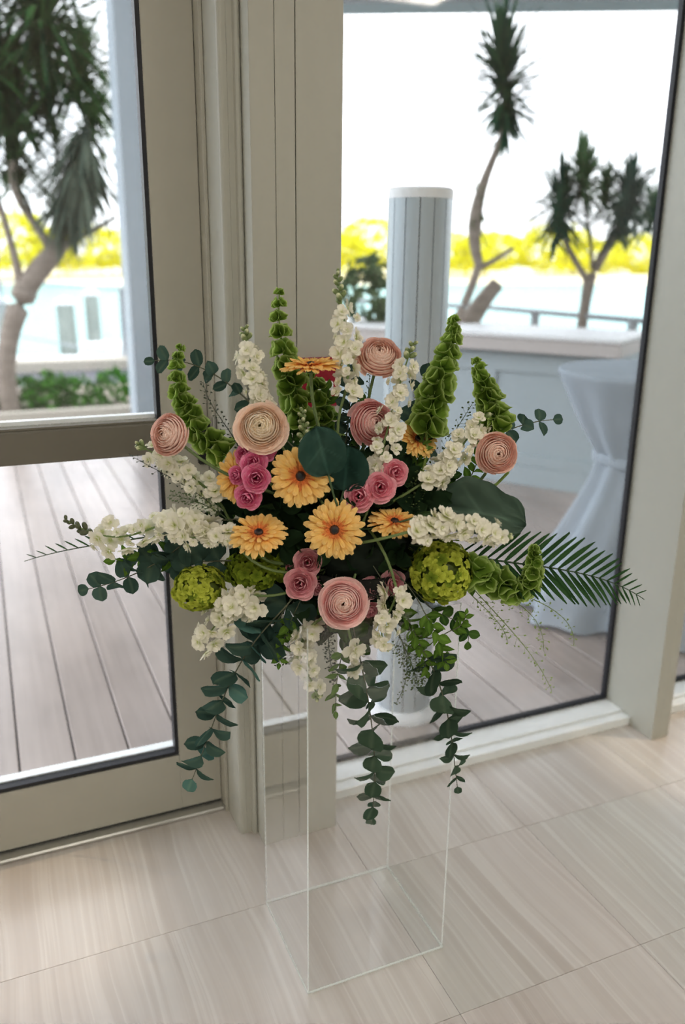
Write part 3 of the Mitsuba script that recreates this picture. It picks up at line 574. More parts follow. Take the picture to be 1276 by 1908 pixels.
for px, py, w, off, fc, cf, lab in [
    (456, 846, 40, .10, (-.3, .4, .8), HOT, 'hot pink spray rose tucked directly under the cream ranunculus, on its left'),
    (496, 836, 38, .09, (.3, .5, .8), HOT, 'hot pink spray rose peeking out under the right side of the cream ranunculus'),
    (472, 862, 46, .13, (-.1, .5, .8), HOT, 'hot pink spray rose in the middle of the left cluster, tilted upward'),
    (477, 891, 48, .15, (.15, .2, .95), HOT, 'hot pink spray rose facing forward, right of the leftmost gerbera'),
    (461, 927, 46, .14, (-.15, -.05, .95), HOT, 'hot pink spray rose lowest in the left cluster above the tilted gerbera'),
    (440, 886, 34, .12, (-.4, .1, .8), HOT, 'small hot pink spray rose against the centre of the leftmost gerbera'),
    (737, 880, 46, .10, (.25, .25, .9), ROSE, 'light pink rose at the upper right of the row of three'),
    (709, 908, 53, .13, (.05, .25, .95), ROSE, 'light pink rose in the middle of the row of three'),
    (669, 924, 52, .13, (-.2, .2, .95), ROSE, 'light pink rose at the lower left of the row of three'),
    (573, 1048, 50, .12, (.05, .4, .9), DUST, 'dusty pink rose, upper of the pair left of the big pink ranunculus'),
    (559, 1088, 56, .14, (-.05, .3, .95), DUST, 'dusty pink rose, lower of the pair left of the big pink ranunculus'),
    (542, 1055, 36, .09, (-.5, .2, .7), DUST, 'small dark pink rose behind the left side of the dusty pair'),
    (592, 1092, 34, .09, (.4, .1, .8), DUST, 'small dark pink rose between the dusty pair and the big pink ranunculus'),
    (692, 1095, 40, .10, (.3, .2, .8), DUST, 'shaded dark pink rose at the right shoulder of the big pink ranunculus'),
    (733, 1086, 46, .10, (.3, .2, .8), DUST, 'shaded dusty pink rose behind the lower right white stock'),
    (690, 1138, 34, .11, (.3, -.2, .8), DUST, 'dark pink rose below the right side of the big pink ranunculus')]:
    flower_cup('spray_rose', lab, px, py, w * 1.12, off, vec(*fc), cf, 24, int(px * 7 + py), 'rose', stem_r=.0022, squash=.8, **kr)
# --- gerberas
def gerbera(label, px, py, wpx, off, facing, seed, twist=0.0, cup=0.0):
    t = thing('gerbera', label, 'flower'); R = size(wpx, off) / 2; g = np.random.default_rng(seed)
    m = mat(frame(facing, twist=twist), at(px, py, off))
    YEL, ORG, TIP = np.array([0.91, 0.59, 0.17]), np.array([0.82, 0.24, 0.07]), np.array([0.94, 0.67, 0.28])
    for row, (n, L, z0, lift) in enumerate(((22, 1.0, -.02, cup), (20, .90, .03, cup + .10), (15, .66, .06, cup + .18))):
        for k in range(n):
            a = (k + 0.5 * row + g.uniform(-.22, .22)) / n * 2 * np.pi; l = L * R * g.uniform(.90, 1.04); w = R * g.uniform(.092, .122) * (1 if row < 2 else .8)
            cu, tw_, r0 = g.uniform(-.05, .10) - lift, g.uniform(-.22, .22), 0.16 * R
            def fn(u, v):
                wid = w * (0.30 + 0.70 * np.sin(np.minimum(v * 1.75, 1.60)) ) * np.where(v > .86, np.sqrt(np.clip(1 - ((v - .86) / .155) ** 2, 0.02, 1)), 1)
                x, y = u * wid, r0 + v * (l - r0) 
                z = z0 * R - cu * R * v ** 1.6 - 0.10 * R * np.clip(v - .75, 0, 1) * 2 + 0.022 * R * np.cos(u * 7) * (v > .05) - .03 * R * u * u + tw_ * u * wid
                return x * np.cos(a) - y * np.sin(a), x * np.sin(a) + y * np.cos(a), z
            p, f, u, v = grid(5, 8, fn)
            q = np.clip((v[:, None] - .14) / .36, 0, 1); c = ORG * (1 - q) + YEL * q; q2 = np.clip((v[:, None] - .6) / .4, 0, 1); c = c * (1 - q2) + TIP * q2
            part(t, 'petal', colored(p, f, c * g.uniform(.93, 1.05)), m)
    # short orange ring and the dark eye
    vs, fs, cs, o = [], [], [], 0
    for k in range(110):
        a, r, h = g.uniform(0, 6.28), R * g.uniform(.14, .40), R * g.uniform(.05, .11)
        d = np.array([math.cos(a), math.sin(a), 0]); sd = np.array([-d[1], d[0], 0]) * R * .022
        b = d * r * .8 + [0, 0, .02 * R]; tip = d * (r + .10 * R) + [0, 0, h]
        vs.append(np.array([b - sd, b + sd, tip + sd * .8, tip - sd * .8])); fs += [[o, o + 1, o + 2], [o, o + 2, o + 3]]; o += 4
        cs.append(np.tile(np.array([0.78, 0.24, 0.07]) * g.uniform(.7, 1.15), (4, 1)))
    part(t, 'ring_florets', colored(np.vstack(vs), np.array(fs), np.vstack(cs), 'mat_petal', False), m, kind='stuff')
    d = trimesh.creation.icosphere(2, 1.0); vv = d.vertices * [.15 * R, .15 * R, .085 * R] * (0.85 + .3 * meshkit.noise(d.vertices * 9))[:, None] + [0, 0, .05 * R]
    rr = np.hypot(vv[:, 0], vv[:, 1]) / (.155 * R)
    part(t, 'eye', colored(vv, d.faces, np.where(rr[:, None] < .62, [0.006, 0.005, 0.006], [0.045, 0.016, 0.010]), 'mat_stem'), m, label='dark eye')
    inv = lathe([(0.05 * R, -.24 * R), (.17 * R, -.20 * R), (.26 * R, -.10 * R), (.30 * R, -.035 * R)], 20)
    iv = inv.vertices.copy(); iv[:, :2] *= (1 + .08 * np.sin(np.arctan2(iv[:, 1], iv[:, 0]) * 13))[:, None]
    part(t, 'involucre', colored(iv, inv.faces, (0.05, 0.10, 0.05), 'mat_stem'), m)
    stem_to_core(t, at(px, py, off) - norm(facing) * .2 * R, -norm(facing), .0033, (0.13, 0.20, 0.07))
gerbera('yellow gerbera facing forward, right of the hot pink roses', 560, 887, 120, .15, vec(.0, .25, .97), 11)
gerbera('yellow gerbera facing forward, lowest one in the middle', 623, 987, 116, .165, vec(.02, .20, .97), 12, .3)
gerbera('yellow gerbera tilted upward, low on the left', 482, 993, 114, .155, vec(-.02, .90, .46), 13, .8)
gerbera('yellow gerbera half hidden behind the hot pink roses', 441, 888, 102, .09, vec(-.45, .20, .75), 14)
gerbera('yellow gerbera seen from the side at the top, its stem showing', 579, 681, 112, .04, vec(-.05, .985, .02), 15, 0, .02)
gerbera('yellow gerbera seen edge-on right of the middle, its stem bending down', 735, 972, 106, .11, vec(.12, .96, .22), 16)
gerbera('orange-yellow gerbera half hidden behind white stock at the upper right', 778, 818, 82, -.01, vec(.28, .72, .62), 17)
# --- stock
g = np.random.default_rng(5); FLORETS = []
for k in range(7):
    ps, fs, cs, o = [], [], [], 0
    for layer, (n, L, z, tilt) in enumerate(((4, 1.0, 0, .22), (4, .74, .10, .60), (2, .42, .16, 1.0))):
        for j in range(n):
            a = (j + .5 * layer + g.uniform(-.15, .15)) / n * 2 * np.pi; l = L * g.uniform(.88, 1.08); w = l * g.uniform(.50, .62); ph = g.uniform(0, 6.28); ti = tilt + g.uniform(-.15, .2)
            def fn(u, v):
                wid = w * np.sin(np.minimum(.25 + v * 1.6, 1.62)) * (1 - .25 * (v > .85) * u * u)
                x = u * wid; y = .08 + v * l * (1 - .14 * np.abs(u) ** 2 + .05 * np.cos(u * 6)); zz = z + .07 * np.sin(4 * u + ph + 3 * v) * v + .05 * u * u
                y2, z2 = y * math.cos(ti) - zz * math.sin(ti) * .3, y * math.sin(ti) + zz
                return x * np.cos(a) - y2 * np.sin(a), x * np.sin(a) + y2 * np.cos(a), z2 - .45 * np.maximum(0, y2 - .7) ** 2
            p, f, u, v = grid(5, 4, fn)
            q = np.clip(v[:, None] * 2.5, 0, 1); cs.append(np.array([.55, .62, .22]) * (1 - q) + np.array([.89, .875, .78]) * q)
            ps.append(p); fs.append(f + o); o += len(p)
    FLORETS.append(colored(np.vstack(ps), np.vstack(fs), np.vstack(cs)))
bm = trimesh.creation.icosphere(1, 1.0); bv = bm.vertices * [.55, .55, 1.0] * (1 - .25 * np.clip(bm.vertices[:, 2:], 0, 1))
BUD = colored(bv, bm.faces, np.where(bv[:, 2:] > .35, [.55, .58, .36], [.16, .22, .08]), 'mat_stem')
BUD_DARK = colored(bv, bm.faces, [.07, .085, .04], 'mat_stem')
def along(path, t):
    n = len(path); i = min(int(t * (n - 1)), n - 2); w = t * (n - 1) - i
    return path[i] * (1 - w) + path[i + 1] * w, norm(path[i + 1] - path[i])
def pts3(pts, offs):
    n = len(pts); o = np.interp(np.linspace(0, 1, n), np.linspace(0, 1, len(offs)), offs)
    return np.array([at(a, b, c) for (a, b), c in zip(pts, o)])
def stock(label, pts, offs, wpx, n, bud_from=0.75, nbud=10, seed=0, dark=False, conn=True, frad=19):
    t = thing('stock_stem', label, 'flower'); g = np.random.default_rng(seed + 40)
    path = spline(pts3(pts, offs), 30); m = tube(path, np.linspace(.0028, .0012, 30), 7)
    part(t, 'stem', colored(m.vertices, m.faces, (.16, .24, .08), 'mat_stem'))
    R = size(wpx) / 2
    n = int(n * 1.65)
    for k in range(n):
        s = bud_from * (k + .5) / n; p, tg = along(path, s)
        a = k * 2.4 + g.uniform(-.4, .4); N = norm(np.cross(tg, [.3, .2, .9])); B = np.cross(tg, N)
        d = norm(math.cos(a) * N + math.sin(a) * B + .35 * tg + .45 * vec(0, .2, 1) + .3 * g.normal(size=3)); fs = size(frad) * (g.uniform(.85, 1.2) if g.uniform() < .75 else g.uniform(.5, .75)) * (1 - .3 * s / max(bud_from, .1))
        pos = p + norm(math.cos(a) * N + math.sin(a) * B) * (R - fs * .75) * g.uniform(.45, 1.08) + vec(0, 0, 1) * R * .25
        part(t, 'floret', FLORETS[g.integers(7)], mat(frame(d, twist=g.uniform(0, 6.28)), pos - d * fs * .2, fs))
    for k in range(nbud):
        s = bud_from + (1 - bud_from) * (k + .7) / nbud; p, tg = along(path, min(s, .999))
        a = k * 2.4; N = norm(np.cross(tg, [.3, .2, .9])); B = np.cross(tg, N); d = norm(math.cos(a) * N + math.sin(a) * B + 1.0 * tg)
        L = size(9) * (1.15 - .5 * (s - bud_from) / (1 - bud_from + 1e-6))
        pos = p + d * size(11) * (1.1 - .6 * (s - bud_from) / (1 - bud_from))
        part(t, 'bud', BUD_DARK if dark else BUD, mat(frame(d), pos, L))
    if conn: stem_to_core(t, path[0], -(path[1] - path[0]), .0028, (.14, .21, .07))
stock('white stock spike at the very top, tipped with closed buds against the bright window', [(642, 735), (648, 650), (640, 590), (628, 506)], [.03, .0], 62, 15, .72, 11, 1)
stock('white stock spike above the cream ranunculus, against the moulded casing', [(492, 765), (472, 705), (463, 660), (456, 612)], [.03, .0], 60, 12, .80, 8, 2)
stock('long white stock spike in front of the half-hidden pink ranunculus', [(700, 890), (722, 800), (742, 725), (770, 640)], [.08, .02], 62, 20, .86, 7, 3)
stock('white stock spike leading up to the far right ranunculus', [(795, 895), (845, 850), (880, 805), (908, 772)], [.05, .0], 68, 17, .92, 4, 4)
stock('long white stock spike reaching to the far left, ending in dark buds', [(400, 985), (310, 975), (225, 1000), (180, 995), (122, 968)], [.09, .07], 80, 20, .80, 11, 5, True, frad=23)
stock('short white stock cluster left of the tilted gerbera', [(440, 1010), (405, 995), (345, 1000), (325, 975)], [.12, .10], 58, 10, .98, 2, 6)
stock('white stock spike behind the far left ranunculus', [(415, 945), (360, 890), (310, 858), (258, 828)], [.04, .03], 66, 15, .90, 5, 7, frad=20)
stock('dense white stock lying to the right above the green ball flower', [(772, 988), (830, 980), (885, 985), (945, 1000)], [.17, .15], 70, 19, .95, 3, 8, frad=20)
stock('dense white stock hanging at the lower left, below the left green ball flower', [(480, 1110), (438, 1125), (405, 1160), (370, 1200)], [.12, .13], 84, 20, .97, 2, 9, frad=20)
stock('white stock drooping below the dusty roses, with a curled green tip', [(588, 1160), (562, 1205), (572, 1250), (592, 1300)], [.13, .13], 56, 12, .88, 5, 10)
stock('white stock with a thick curved green stem, right of the big pink ranunculus', [(735, 1085), (730, 1130), (712, 1170), (722, 1205)], [.15, .15], 70, 11, .93, 4, 11)
stock('tiny white stock cluster on top of the middle hanging eucalyptus', [(660, 1205), (664, 1235), (660, 1258)], [.14], 38, 5, .95, 2, 12)
stock('green unopened stock buds between the cream ranunculus and the round leaves', [(572, 850), (566, 805), (563, 765)], [.07, .06], 30, 2, .15, 14, 13)
# --- bells of Ireland
g = np.random.default_rng(9); BELLS = []
for k in range(5):
    ph = g.uniform(0, 6.28)
    def fn(u, v):
        a = u * np.pi; r = .14 + .86 * v ** .75 * (1 + .07 * np.cos(5 * a + ph) * v ** 2); z = 1.30 * v - .25 * np.clip(v - .7, 0, 1) + .10 * np.cos(5 * a + ph) * v ** 3
        return r * np.cos(a), r * np.sin(a), z
    p, f, u, v = grid(16, 5, fn); q = v[:, None]
    rim = np.clip((q - .82) / .18, 0, 1)
    c = (np.array([.12, .24, .03]) * (1 - q) + np.array([.27, .44, .06]) * q) * (.55 + .11 * k)
    BELLS.append(colored(p, f, c * (1 - rim) + np.array([.55, .70, .25]) * rim, 'mat_bell'))
sd = trimesh.creation.icosphere(1, .3); SEED = colored(sd.vertices + [0, 0, .45], sd.faces, [.50, .58, .28], 'mat_stem')
def bells(label, pts, offs, wpx, nodes, seed, conn=True):
    t = thing('bells_of_ireland', label, 'flower'); g = np.random.default_rng(seed + 70)
    path = spline(pts3(pts, offs), 40); m = tube(path, np.linspace(.0030, .0012, 40), 7)
    part(t, 'stem', colored(m.vertices, m.faces, (.22, .34, .06), 'mat_stem'))
    nodes = int(round(nodes * .78))
    for k in range(nodes):
        s = 1 - (1 - (k + .3) / nodes) ** 1.3
        p, tg = along(path, s); R = size(wpx) * .31 * (1 - .74 * s ** 1.9); N = norm(np.cross(tg, [.3, .2, .9])); B = np.cross(tg, N)
        for j in range(6 if s < .5 else 5):
            a = j * math.pi / (3 if s < .5 else 2.5) + k * .63 + g.uniform(-.25, .25)
            d = norm(math.cos(a) * N + math.sin(a) * B + .62 * tg + .22 * g.normal(size=3))
            b = part(t, 'bell', BELLS[g.integers(5)], mat(frame(d, twist=g.uniform(0, 6)), p + d * R * .10 + tg * R * .15 * g.normal(), R * g.uniform(.9, 1.2)))
    if conn: stem_to_core(t, path[0], -(path[1] - path[0]), .003, (.2, .3, .06))
bells('bells of Ireland spike standing against the grooved post, left of the top gerbera', [(570, 800), (545, 725), (525, 640), (521, 537)], [-.03, -.02], 62, 11, 1)
bells('curving bells of Ireland spike at the far left in front of the door', [(425, 850), (370, 800), (335, 735), (338, 641)], [.04, .02], 56, 13, 2)
bells('tallest bells of Ireland spike on the right, in front of the bar', [(795, 810), (808, 740), (832, 665), (846, 590)], [.0, -.02], 70, 11, 3)
bells('short bells of Ireland spike between the tallest one and the far right ranunculus', [(935, 805), (918, 765), (903, 720), (886, 667)], [.0, -.02], 58, 9, 4)
bells('bells of Ireland spike on the right, turning up before the palm frond', [(875, 1065), (925, 1085), (972, 1098), (990, 1075), (993, 1022)], [.10, .12], 62, 13, 5)
bells('shaded bells of Ireland hidden behind the stem of the top gerbera', [(610, 830), (600, 770), (585, 712), (575, 690)], [-.06, -.05], 66, 6, 6)
# --- green ball flowers (viburnum)
FL = []
for k in range(4):
    ps, fs, o = [], [], 0
    for j in range(5):
        a = j * 1.2566 + .1 * k; 
        def fn(u, v):
            w = .42 * np.sin(np.minimum(.35 + 2.3 * v, 2.75)); x, y = u * w, .06 + .92 * v; z = .16 * v + .12 * u * u - .22 * v * v + .03 * k
            return x * np.cos(a) - y * np.sin(a), x * np.sin(a) + y * np.cos(a), z
        p, f, u, v = grid(4, 4, fn); ps.append(p); fs.append(f + o); o += len(p)
    P = np.vstack(ps); q = np.hypot(P[:, 0], P[:, 1])[:, None]
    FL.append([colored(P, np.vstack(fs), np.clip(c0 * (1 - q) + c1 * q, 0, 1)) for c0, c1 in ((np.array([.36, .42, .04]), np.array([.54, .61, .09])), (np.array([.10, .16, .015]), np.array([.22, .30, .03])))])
def ball(label, px, py, wpx, hpx, off, n, seed, dark=0):
    t = thing('viburnum_head', label, 'flower'); g = np.random.default_rng(seed); c = at(px, py, off); rx, rz = size(wpx, off) / 2, size(hpx, off) / 2
    core = trimesh.creation.icosphere(2, 1.0); cv = core.vertices * [rx * .78, rx * .78, rz * .78] + c
    part(t, 'core', colored(cv, core.faces, (.07, .10, .015), 'mat_stem'))
    n = int(n * 1.35)
    for k in range(n):
        z = 1 - 2 * (k + .5) / n; a = k * 2.39996; d = np.array([math.sqrt(1 - z * z) * math.cos(a), math.sqrt(1 - z * z) * math.sin(a), z]); d = norm(d + .12 * g.normal(size=3))
        fs = size(11) * g.uniform(.8, 1.25)
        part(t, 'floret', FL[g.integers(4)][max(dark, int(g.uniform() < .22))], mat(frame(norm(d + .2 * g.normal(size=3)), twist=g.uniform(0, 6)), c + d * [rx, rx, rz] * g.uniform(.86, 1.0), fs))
    stem_to_core(t, c, CORE - c, .003)
ball('bright green ball-shaped viburnum head on the right, under the dense white stock', 823, 1064, 118, 122, .10, 150, 21)
ball('olive green ball-shaped viburnum head on the left, above the lower left stock', 372, 1096, 100, 84, .10, 110, 22)
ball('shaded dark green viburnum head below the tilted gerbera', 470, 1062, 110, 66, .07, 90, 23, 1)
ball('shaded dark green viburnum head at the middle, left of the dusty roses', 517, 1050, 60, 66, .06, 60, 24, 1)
# --- leaves
def leaf_mesh(shape='round', fold=.12, curl=.15, ph=0.0, nu=7, nv=7, wavy=0.0):
    def fn(u, v):
        if shape == 'round': w = .50 * np.sqrt(np.clip(1 - (2 * v - 1.0) ** 2, 0, 1)) ** .85
        elif shape == 'oval': w = .36 * np.sin(np.pi * np.clip(v, 0, 1)) ** .75
        elif shape == 'pointed': w = .30 * np.sin(np.pi * v ** .8) ** .9
        else: w = .050 * np.sin(np.pi * np.clip(.08 + .92 * v, 0, 1)) ** .6
        w = np.maximum(w * (1 + wavy * np.sin(11 * v + ph) * (v > .12) + wavy * .6 * np.sin(23 * v + 2 * ph)), .012)
        return u * w, v, fold * np.abs(u) * w * 2 - curl * (v - .3) ** 2 + curl * .09 + .03 * np.sin(5 * u + 6 * v + ph)
    return grid(nu, nv, fn)
def leaf_set(shape, c0, c1, n=4, rib=None, fold=.12, curl=.2, bsdf='mat_leaf', **k):
    out = []
    for i in range(n):
        p, f, u, v = leaf_mesh(shape, fold * (.5 + i / n), curl * (i - 1.2), i * 1.7, **k)
        t = (i + .5) / n; c = np.array(c0) * (1 - t) + np.array(c1) * t
        c = c * (1 + .0 * u[:, None]); 
        r = np.clip(1 - np.abs(u[:, None]) * 3.5, 0, 1) * .45
        c = c * (1 - r) + np.array(rib if rib is not None else np.array(c1) * 1.5) * r
        out.append(colored(p, f, c, bsdf))
    return out
EUC = leaf_set('round', (.035, .070, .055), (.07, .125, .10), 5, rib=(.12, .18, .12))
EUCT = leaf_set('round', (.07, .16, .14), (.14, .27, .23), 4, rib=(.2, .32, .24))
EUCG = leaf_set('round', (.038, .070, .045), (.072, .120, .078), 5, rib=(.13, .18, .12))
SAL = leaf_set('oval', (.012, .028, .014), (.030, .060, .026), 5, rib=(.04, .08, .03))
STAR = leaf_set('pointed', (.06, .13, .02), (.13, .24, .04), 4, nu=5, nv=5)
IVY = leaf_set('oval', (.03, .07, .02), (.07, .14, .03), 4)
PALM = leaf_set('blade', (.018, .05, .018), (.035, .085, .03), 4, fold=.5, curl=.05, nu=3, nv=7)
def place_leaf(t, shapes, p, d, n, L, g, name='leaf', width=1.0, parent=None):
    d = norm(d); n = norm(n - (n @ d) * d); x = np.cross(d, n)
    part(t, name, shapes[g.integers(len(shapes))], mat(np.stack([x * width, d, n], 1), p, L))
def branch(name, label, cat, pts, offs, shapes, sizes, pairs, seed, alpha=1.25, group=None, rad=.0016, col=(.09, .10, .06), single=False, conn=True, lead=.5, tipleaf=True, width=1.0, start=.04, phi0=0.0):
    t = thing(name, label, cat, group); g = np.random.default_rng(seed + 900)
    path = spline(pts3(pts, offs), 40); m = tube(path, np.linspace(rad, rad * .5, 40), 6)
    part(t, 'stem', colored(m.vertices, m.faces, col, 'mat_stem'))
    for k in range(pairs):
        s = start + (1 - start) * (k + .2) / pairs; p, tg = along(path, min(s, .999)); L = size(np.interp(s, np.linspace(0, 1, len(sizes)), sizes))
        N = norm(np.cross(tg, [.3, .2, .9])); N = norm(vec(0, .25, 1) - (vec(0, .25, 1) @ tg) * tg); B = np.cross(tg, N)
        for j in range(1 if single else 2):
            a = phi0 + (k % 2) * (.5 * math.pi if not single else math.pi) * .62 + j * math.pi + g.uniform(-.35, .35)
            al = alpha + g.uniform(-.2, .2)
            d = math.cos(al) * tg + math.sin(al) * (math.cos(a) * B + math.sin(a) * N)
            n = lead * tg + (1 - lead) * vec(0, .4, 1) + .18 * g.normal(size=3)
            place_leaf(t, shapes, p, d, n, L * g.uniform(.88, 1.12), g, width=width)
    if tipleaf:
        p, tg = along(path, .999); place_leaf(t, shapes, p, tg, vec(0, .3, 1), size(sizes[-1]) * .8, g, width=width)
    if conn: stem_to_core(t, path[0], -(path[1] - path[0]), rad, col)
    return t
eb = 'eucalyptus_branch'
branch(eb, 'eucalyptus branch hanging in the middle, the longest one below the bouquet', 'foliage', [(668, 1215), (688, 1320), (698, 1430), (692, 1522)], [.14], EUCG, [54, 52, 46, 36, 26], 12, 1, phi0=.15, lead=.58)
branch(eb, 'eucalyptus branch hanging at the left in front of the casing, with teal leaves', 'foliage', [(500, 1165), (440, 1250), (400, 1340), (358, 1452)], [.13], EUC + EUCT[:2], [58, 50, 46, 42, 36], 11, 2, lead=.82)
branch(eb, 'eucalyptus branch hanging at the right in front of the window sill', 'foliage', [(790, 1215), (826, 1300), (843, 1390), (852, 1466)], [.11], EUCG, [52, 48, 40, 30, 20], 11, 3, lead=.6)
branch(eb, 'dark eucalyptus branch pointing down to the left over the deck', 'foliage', [(345, 1010), (280, 1055), (225, 1080), (165, 1097)], [.07], EUC, [44, 40, 36, 28], 7, 4, lead=.3)
branch(eb, 'thin curving eucalyptus twig at the upper left, crossing the moulded casing', 'foliage', [(480, 765), (440, 727), (385, 690), (288, 672)], [.02, -.02], EUC, [30, 30, 32, 26], 7, 5, lead=.3, alpha=1.0, width=.75)
branch(eb, 'eucalyptus branch beside the stem of the topmost white stock', 'foliage', [(640, 860), (650, 770), (658, 675)], [-.02], EUC, [30, 28, 22], 8, 6)
branch(eb, 'slender eucalyptus twig reaching right in front of the white bar panel', 'foliage', [(880, 845), (940, 805), (1030, 782)], [-.06, -.10], EUC, [26, 30, 26], 5, 7, lead=.2)
branch(eb, 'broad-leaved eucalyptus branch behind the tallest bells of Ireland', 'foliage', [(770, 860), (785, 780), (795, 705)], [-.04], EUC, [46, 44, 36], 5, 8)
branch(eb, 'dark eucalyptus branch running left under the long white stock', 'foliage', [(420, 1045), (340, 1045), (260, 1040)], [.07, .06], EUC, [50, 48, 40], 5, 9, lead=.2)
branch(eb, 'short eucalyptus branch between the lower left stock and the hanging white stock', 'foliage', [(540, 1120), (510, 1165), (480, 1200)], [.10], EUC, [62, 64, 58], 3, 10, lead=.2)
# two broad leaves
def broad(label, px, py, L, wid, off, d, n, c0, c1, seed, shape='round'):
    t = thing('broad_leaf', label, 'leaf'); g = np.random.default_rng(seed)
    p, f, u, v = leaf_mesh(shape, .2, .25, seed, 17, 25, .07 if L > 150 else .02); p = p * [wid, 1, 1]; p[:, 2] += .03 * np.sin(u * 9) * np.sin(v * 12) 
    q = meshkit.fbm(np.stack([p[:, 0] * 5, p[:, 1] * 5, 0 * u + seed], 1))[:, None]; rib = np.clip(1 - np.abs(np.sin((v + np.abs(u) * .35) * 16))[:, None] * 5, 0, 1) * .5 + np.clip(1 - np.abs(u[:, None]) * 12, 0, 1) * .6
    c = np.array(c0) * (1 - q) + np.array(c1) * q; c = c * (1 + rib * .9)
    d = norm(d); n = norm(n - (n @ d) * d); m = mat(np.stack([np.cross(d, n), d, n], 1), at(px, py, off), size(L, off))
    part(t, 'blade', colored(p, f, c, 'mat_leaf'), m)
    stem_to_core(t, at(px, py, off), -d, .002, (.05, .10, .04))
broad('round dark green leaf in the middle, overlapping the forward-facing upper gerbera', 612, 885, 92, .95, .16, vec(-.25, .95, .05), vec(.0, .15, 1), (.02, .055, .045), (.05, .10, .08), 1)
broad('second round dark green leaf behind the one over the gerbera', 640, 915, 84, .95, .12, vec(.1, .95, -.05), vec(.2, .2, 1), (.012, .035, .028), (.03, .07, .055), 2)
broad('big rough grey-green leaf on the right below the far right ranunculus', 790, 940, 190, .52, .03, vec(1, -.10, .25), vec(.05, .55, .85), (.035, .065, .045), (.10, .15, .115), 3)
broad('small pale green leaf lying across the base of the big rough leaf', 770, 965, 46, .35, .12, vec(.9, .35, .2), vec(.0, .4, 1), (.04, .08, .03), (.07, .12, .05), 4, 'oval')
broad('dark broad leaf hanging below the lower left stock', 470, 1150, 60, .8, .10, vec(.5, -.8, .2), vec(.1, .3, 1), (.015, .035, .03), (.035, .07, .055), 5)
# palm fronds
def frond(label, pts, offs, n, lens, seed, sides=(1, 1), ang=.80):
    t = thing('palm_frond', label, 'foliage'); g = np.random.default_rng(seed)
    path = spline(pts3(pts, offs), 40); m = tube(path, np.linspace(.0022, .0008, 40), 6)
    part(t, 'rachis', colored(m.vertices, m.faces, (.03, .06, .025), 'mat_stem'))
    for k in range(n):
        s = .03 + .96 * k / n; p, tg = along(path, s); L = size(np.interp(s, np.linspace(0, 1, len(lens)), lens))
        N = norm(vec(0, .5, .85) - (vec(0, .5, .85) @ tg) * tg); B = np.cross(N, tg)
        for sd_ in (1, -1):
            if sides[0 if sd_ > 0 else 1] == 0: continue
            a = ang + g.uniform(-.05, .05); d = math.cos(a) * tg + sd_ * math.sin(a) * B + .12 * N
            place_leaf(t, PALM, p, d, N + .35 * sd_ * B, L * g.uniform(.94, 1.05), g, 'leaflet')
    stem_to_core(t, path[0], -(path[1] - path[0]), .0022, (.04, .08, .03))
frond('dark green palm frond stretching out to the far right', [(845, 1030), (930, 1045), (1050, 1062), (1200, 1117)], [.06, .08, .08, .06], 22, [40, 82, 90, 85, 66, 40, 16], 1)
frond('thin faint palm frond stretching out to the far left over the deck', [(330, 990), (200, 1012), (130, 1024), (45, 1046)], [-.08, -.16], 13, [20, 38, 40, 34, 18], 2, (0, 1), .55)
# airy sprigs with tiny seed pods
sdm = trimesh.creation.icosphere(0, 1.0)
def airy(label, pts, offs, n, wpx, seed, col, pod=2.4, group=None, conn=True):
    t = thing('airy_sprig', label, 'foliage', group); g = np.random.default_rng(seed + 300)
    path = spline(pts3(pts, offs), 30); ms = [tube(path, np.linspace(.0011, .0005, 30), 5)]; ps = []
    for k in range(n):
        s = .12 + .88 * (k + .5) / n; p, tg = along(path, min(s, .999)); a = k * 2.4 + g.uniform(-.5, .5); N = norm(np.cross(tg, [.3, .2, .9])); B = np.cross(tg, N)
        e = p + norm(math.cos(a) * N + math.sin(a) * B + .6 * tg) * size(wpx) * (.5 + .1 * g.normal()) * (1.05 - .45 * s)
        ms.append(tube(np.array([p, e]), .0003, 3)); r = size(pod) * g.uniform(.7, 1.2)
        ps.append(trimesh.Trimesh(sdm.vertices * [r, r * .5, r] @ frame(g.normal(size=3)).T + e, sdm.faces, process=False))
    m = join(ms); part(t, 'stems', colored(m.vertices, m.faces, np.array(col) * .8, 'mat_stem'))
    m = join(ps); part(t, 'seed_pods', colored(m.vertices, m.faces, col, 'mat_stem', False), kind='stuff')
    if conn: stem_to_core(t, path[0], -(path[1] - path[0]), .0011, np.array(col) * .8)
DK, MD, PA = (.025, .04, .02), (.06, .10, .03), (.22, .32, .07)
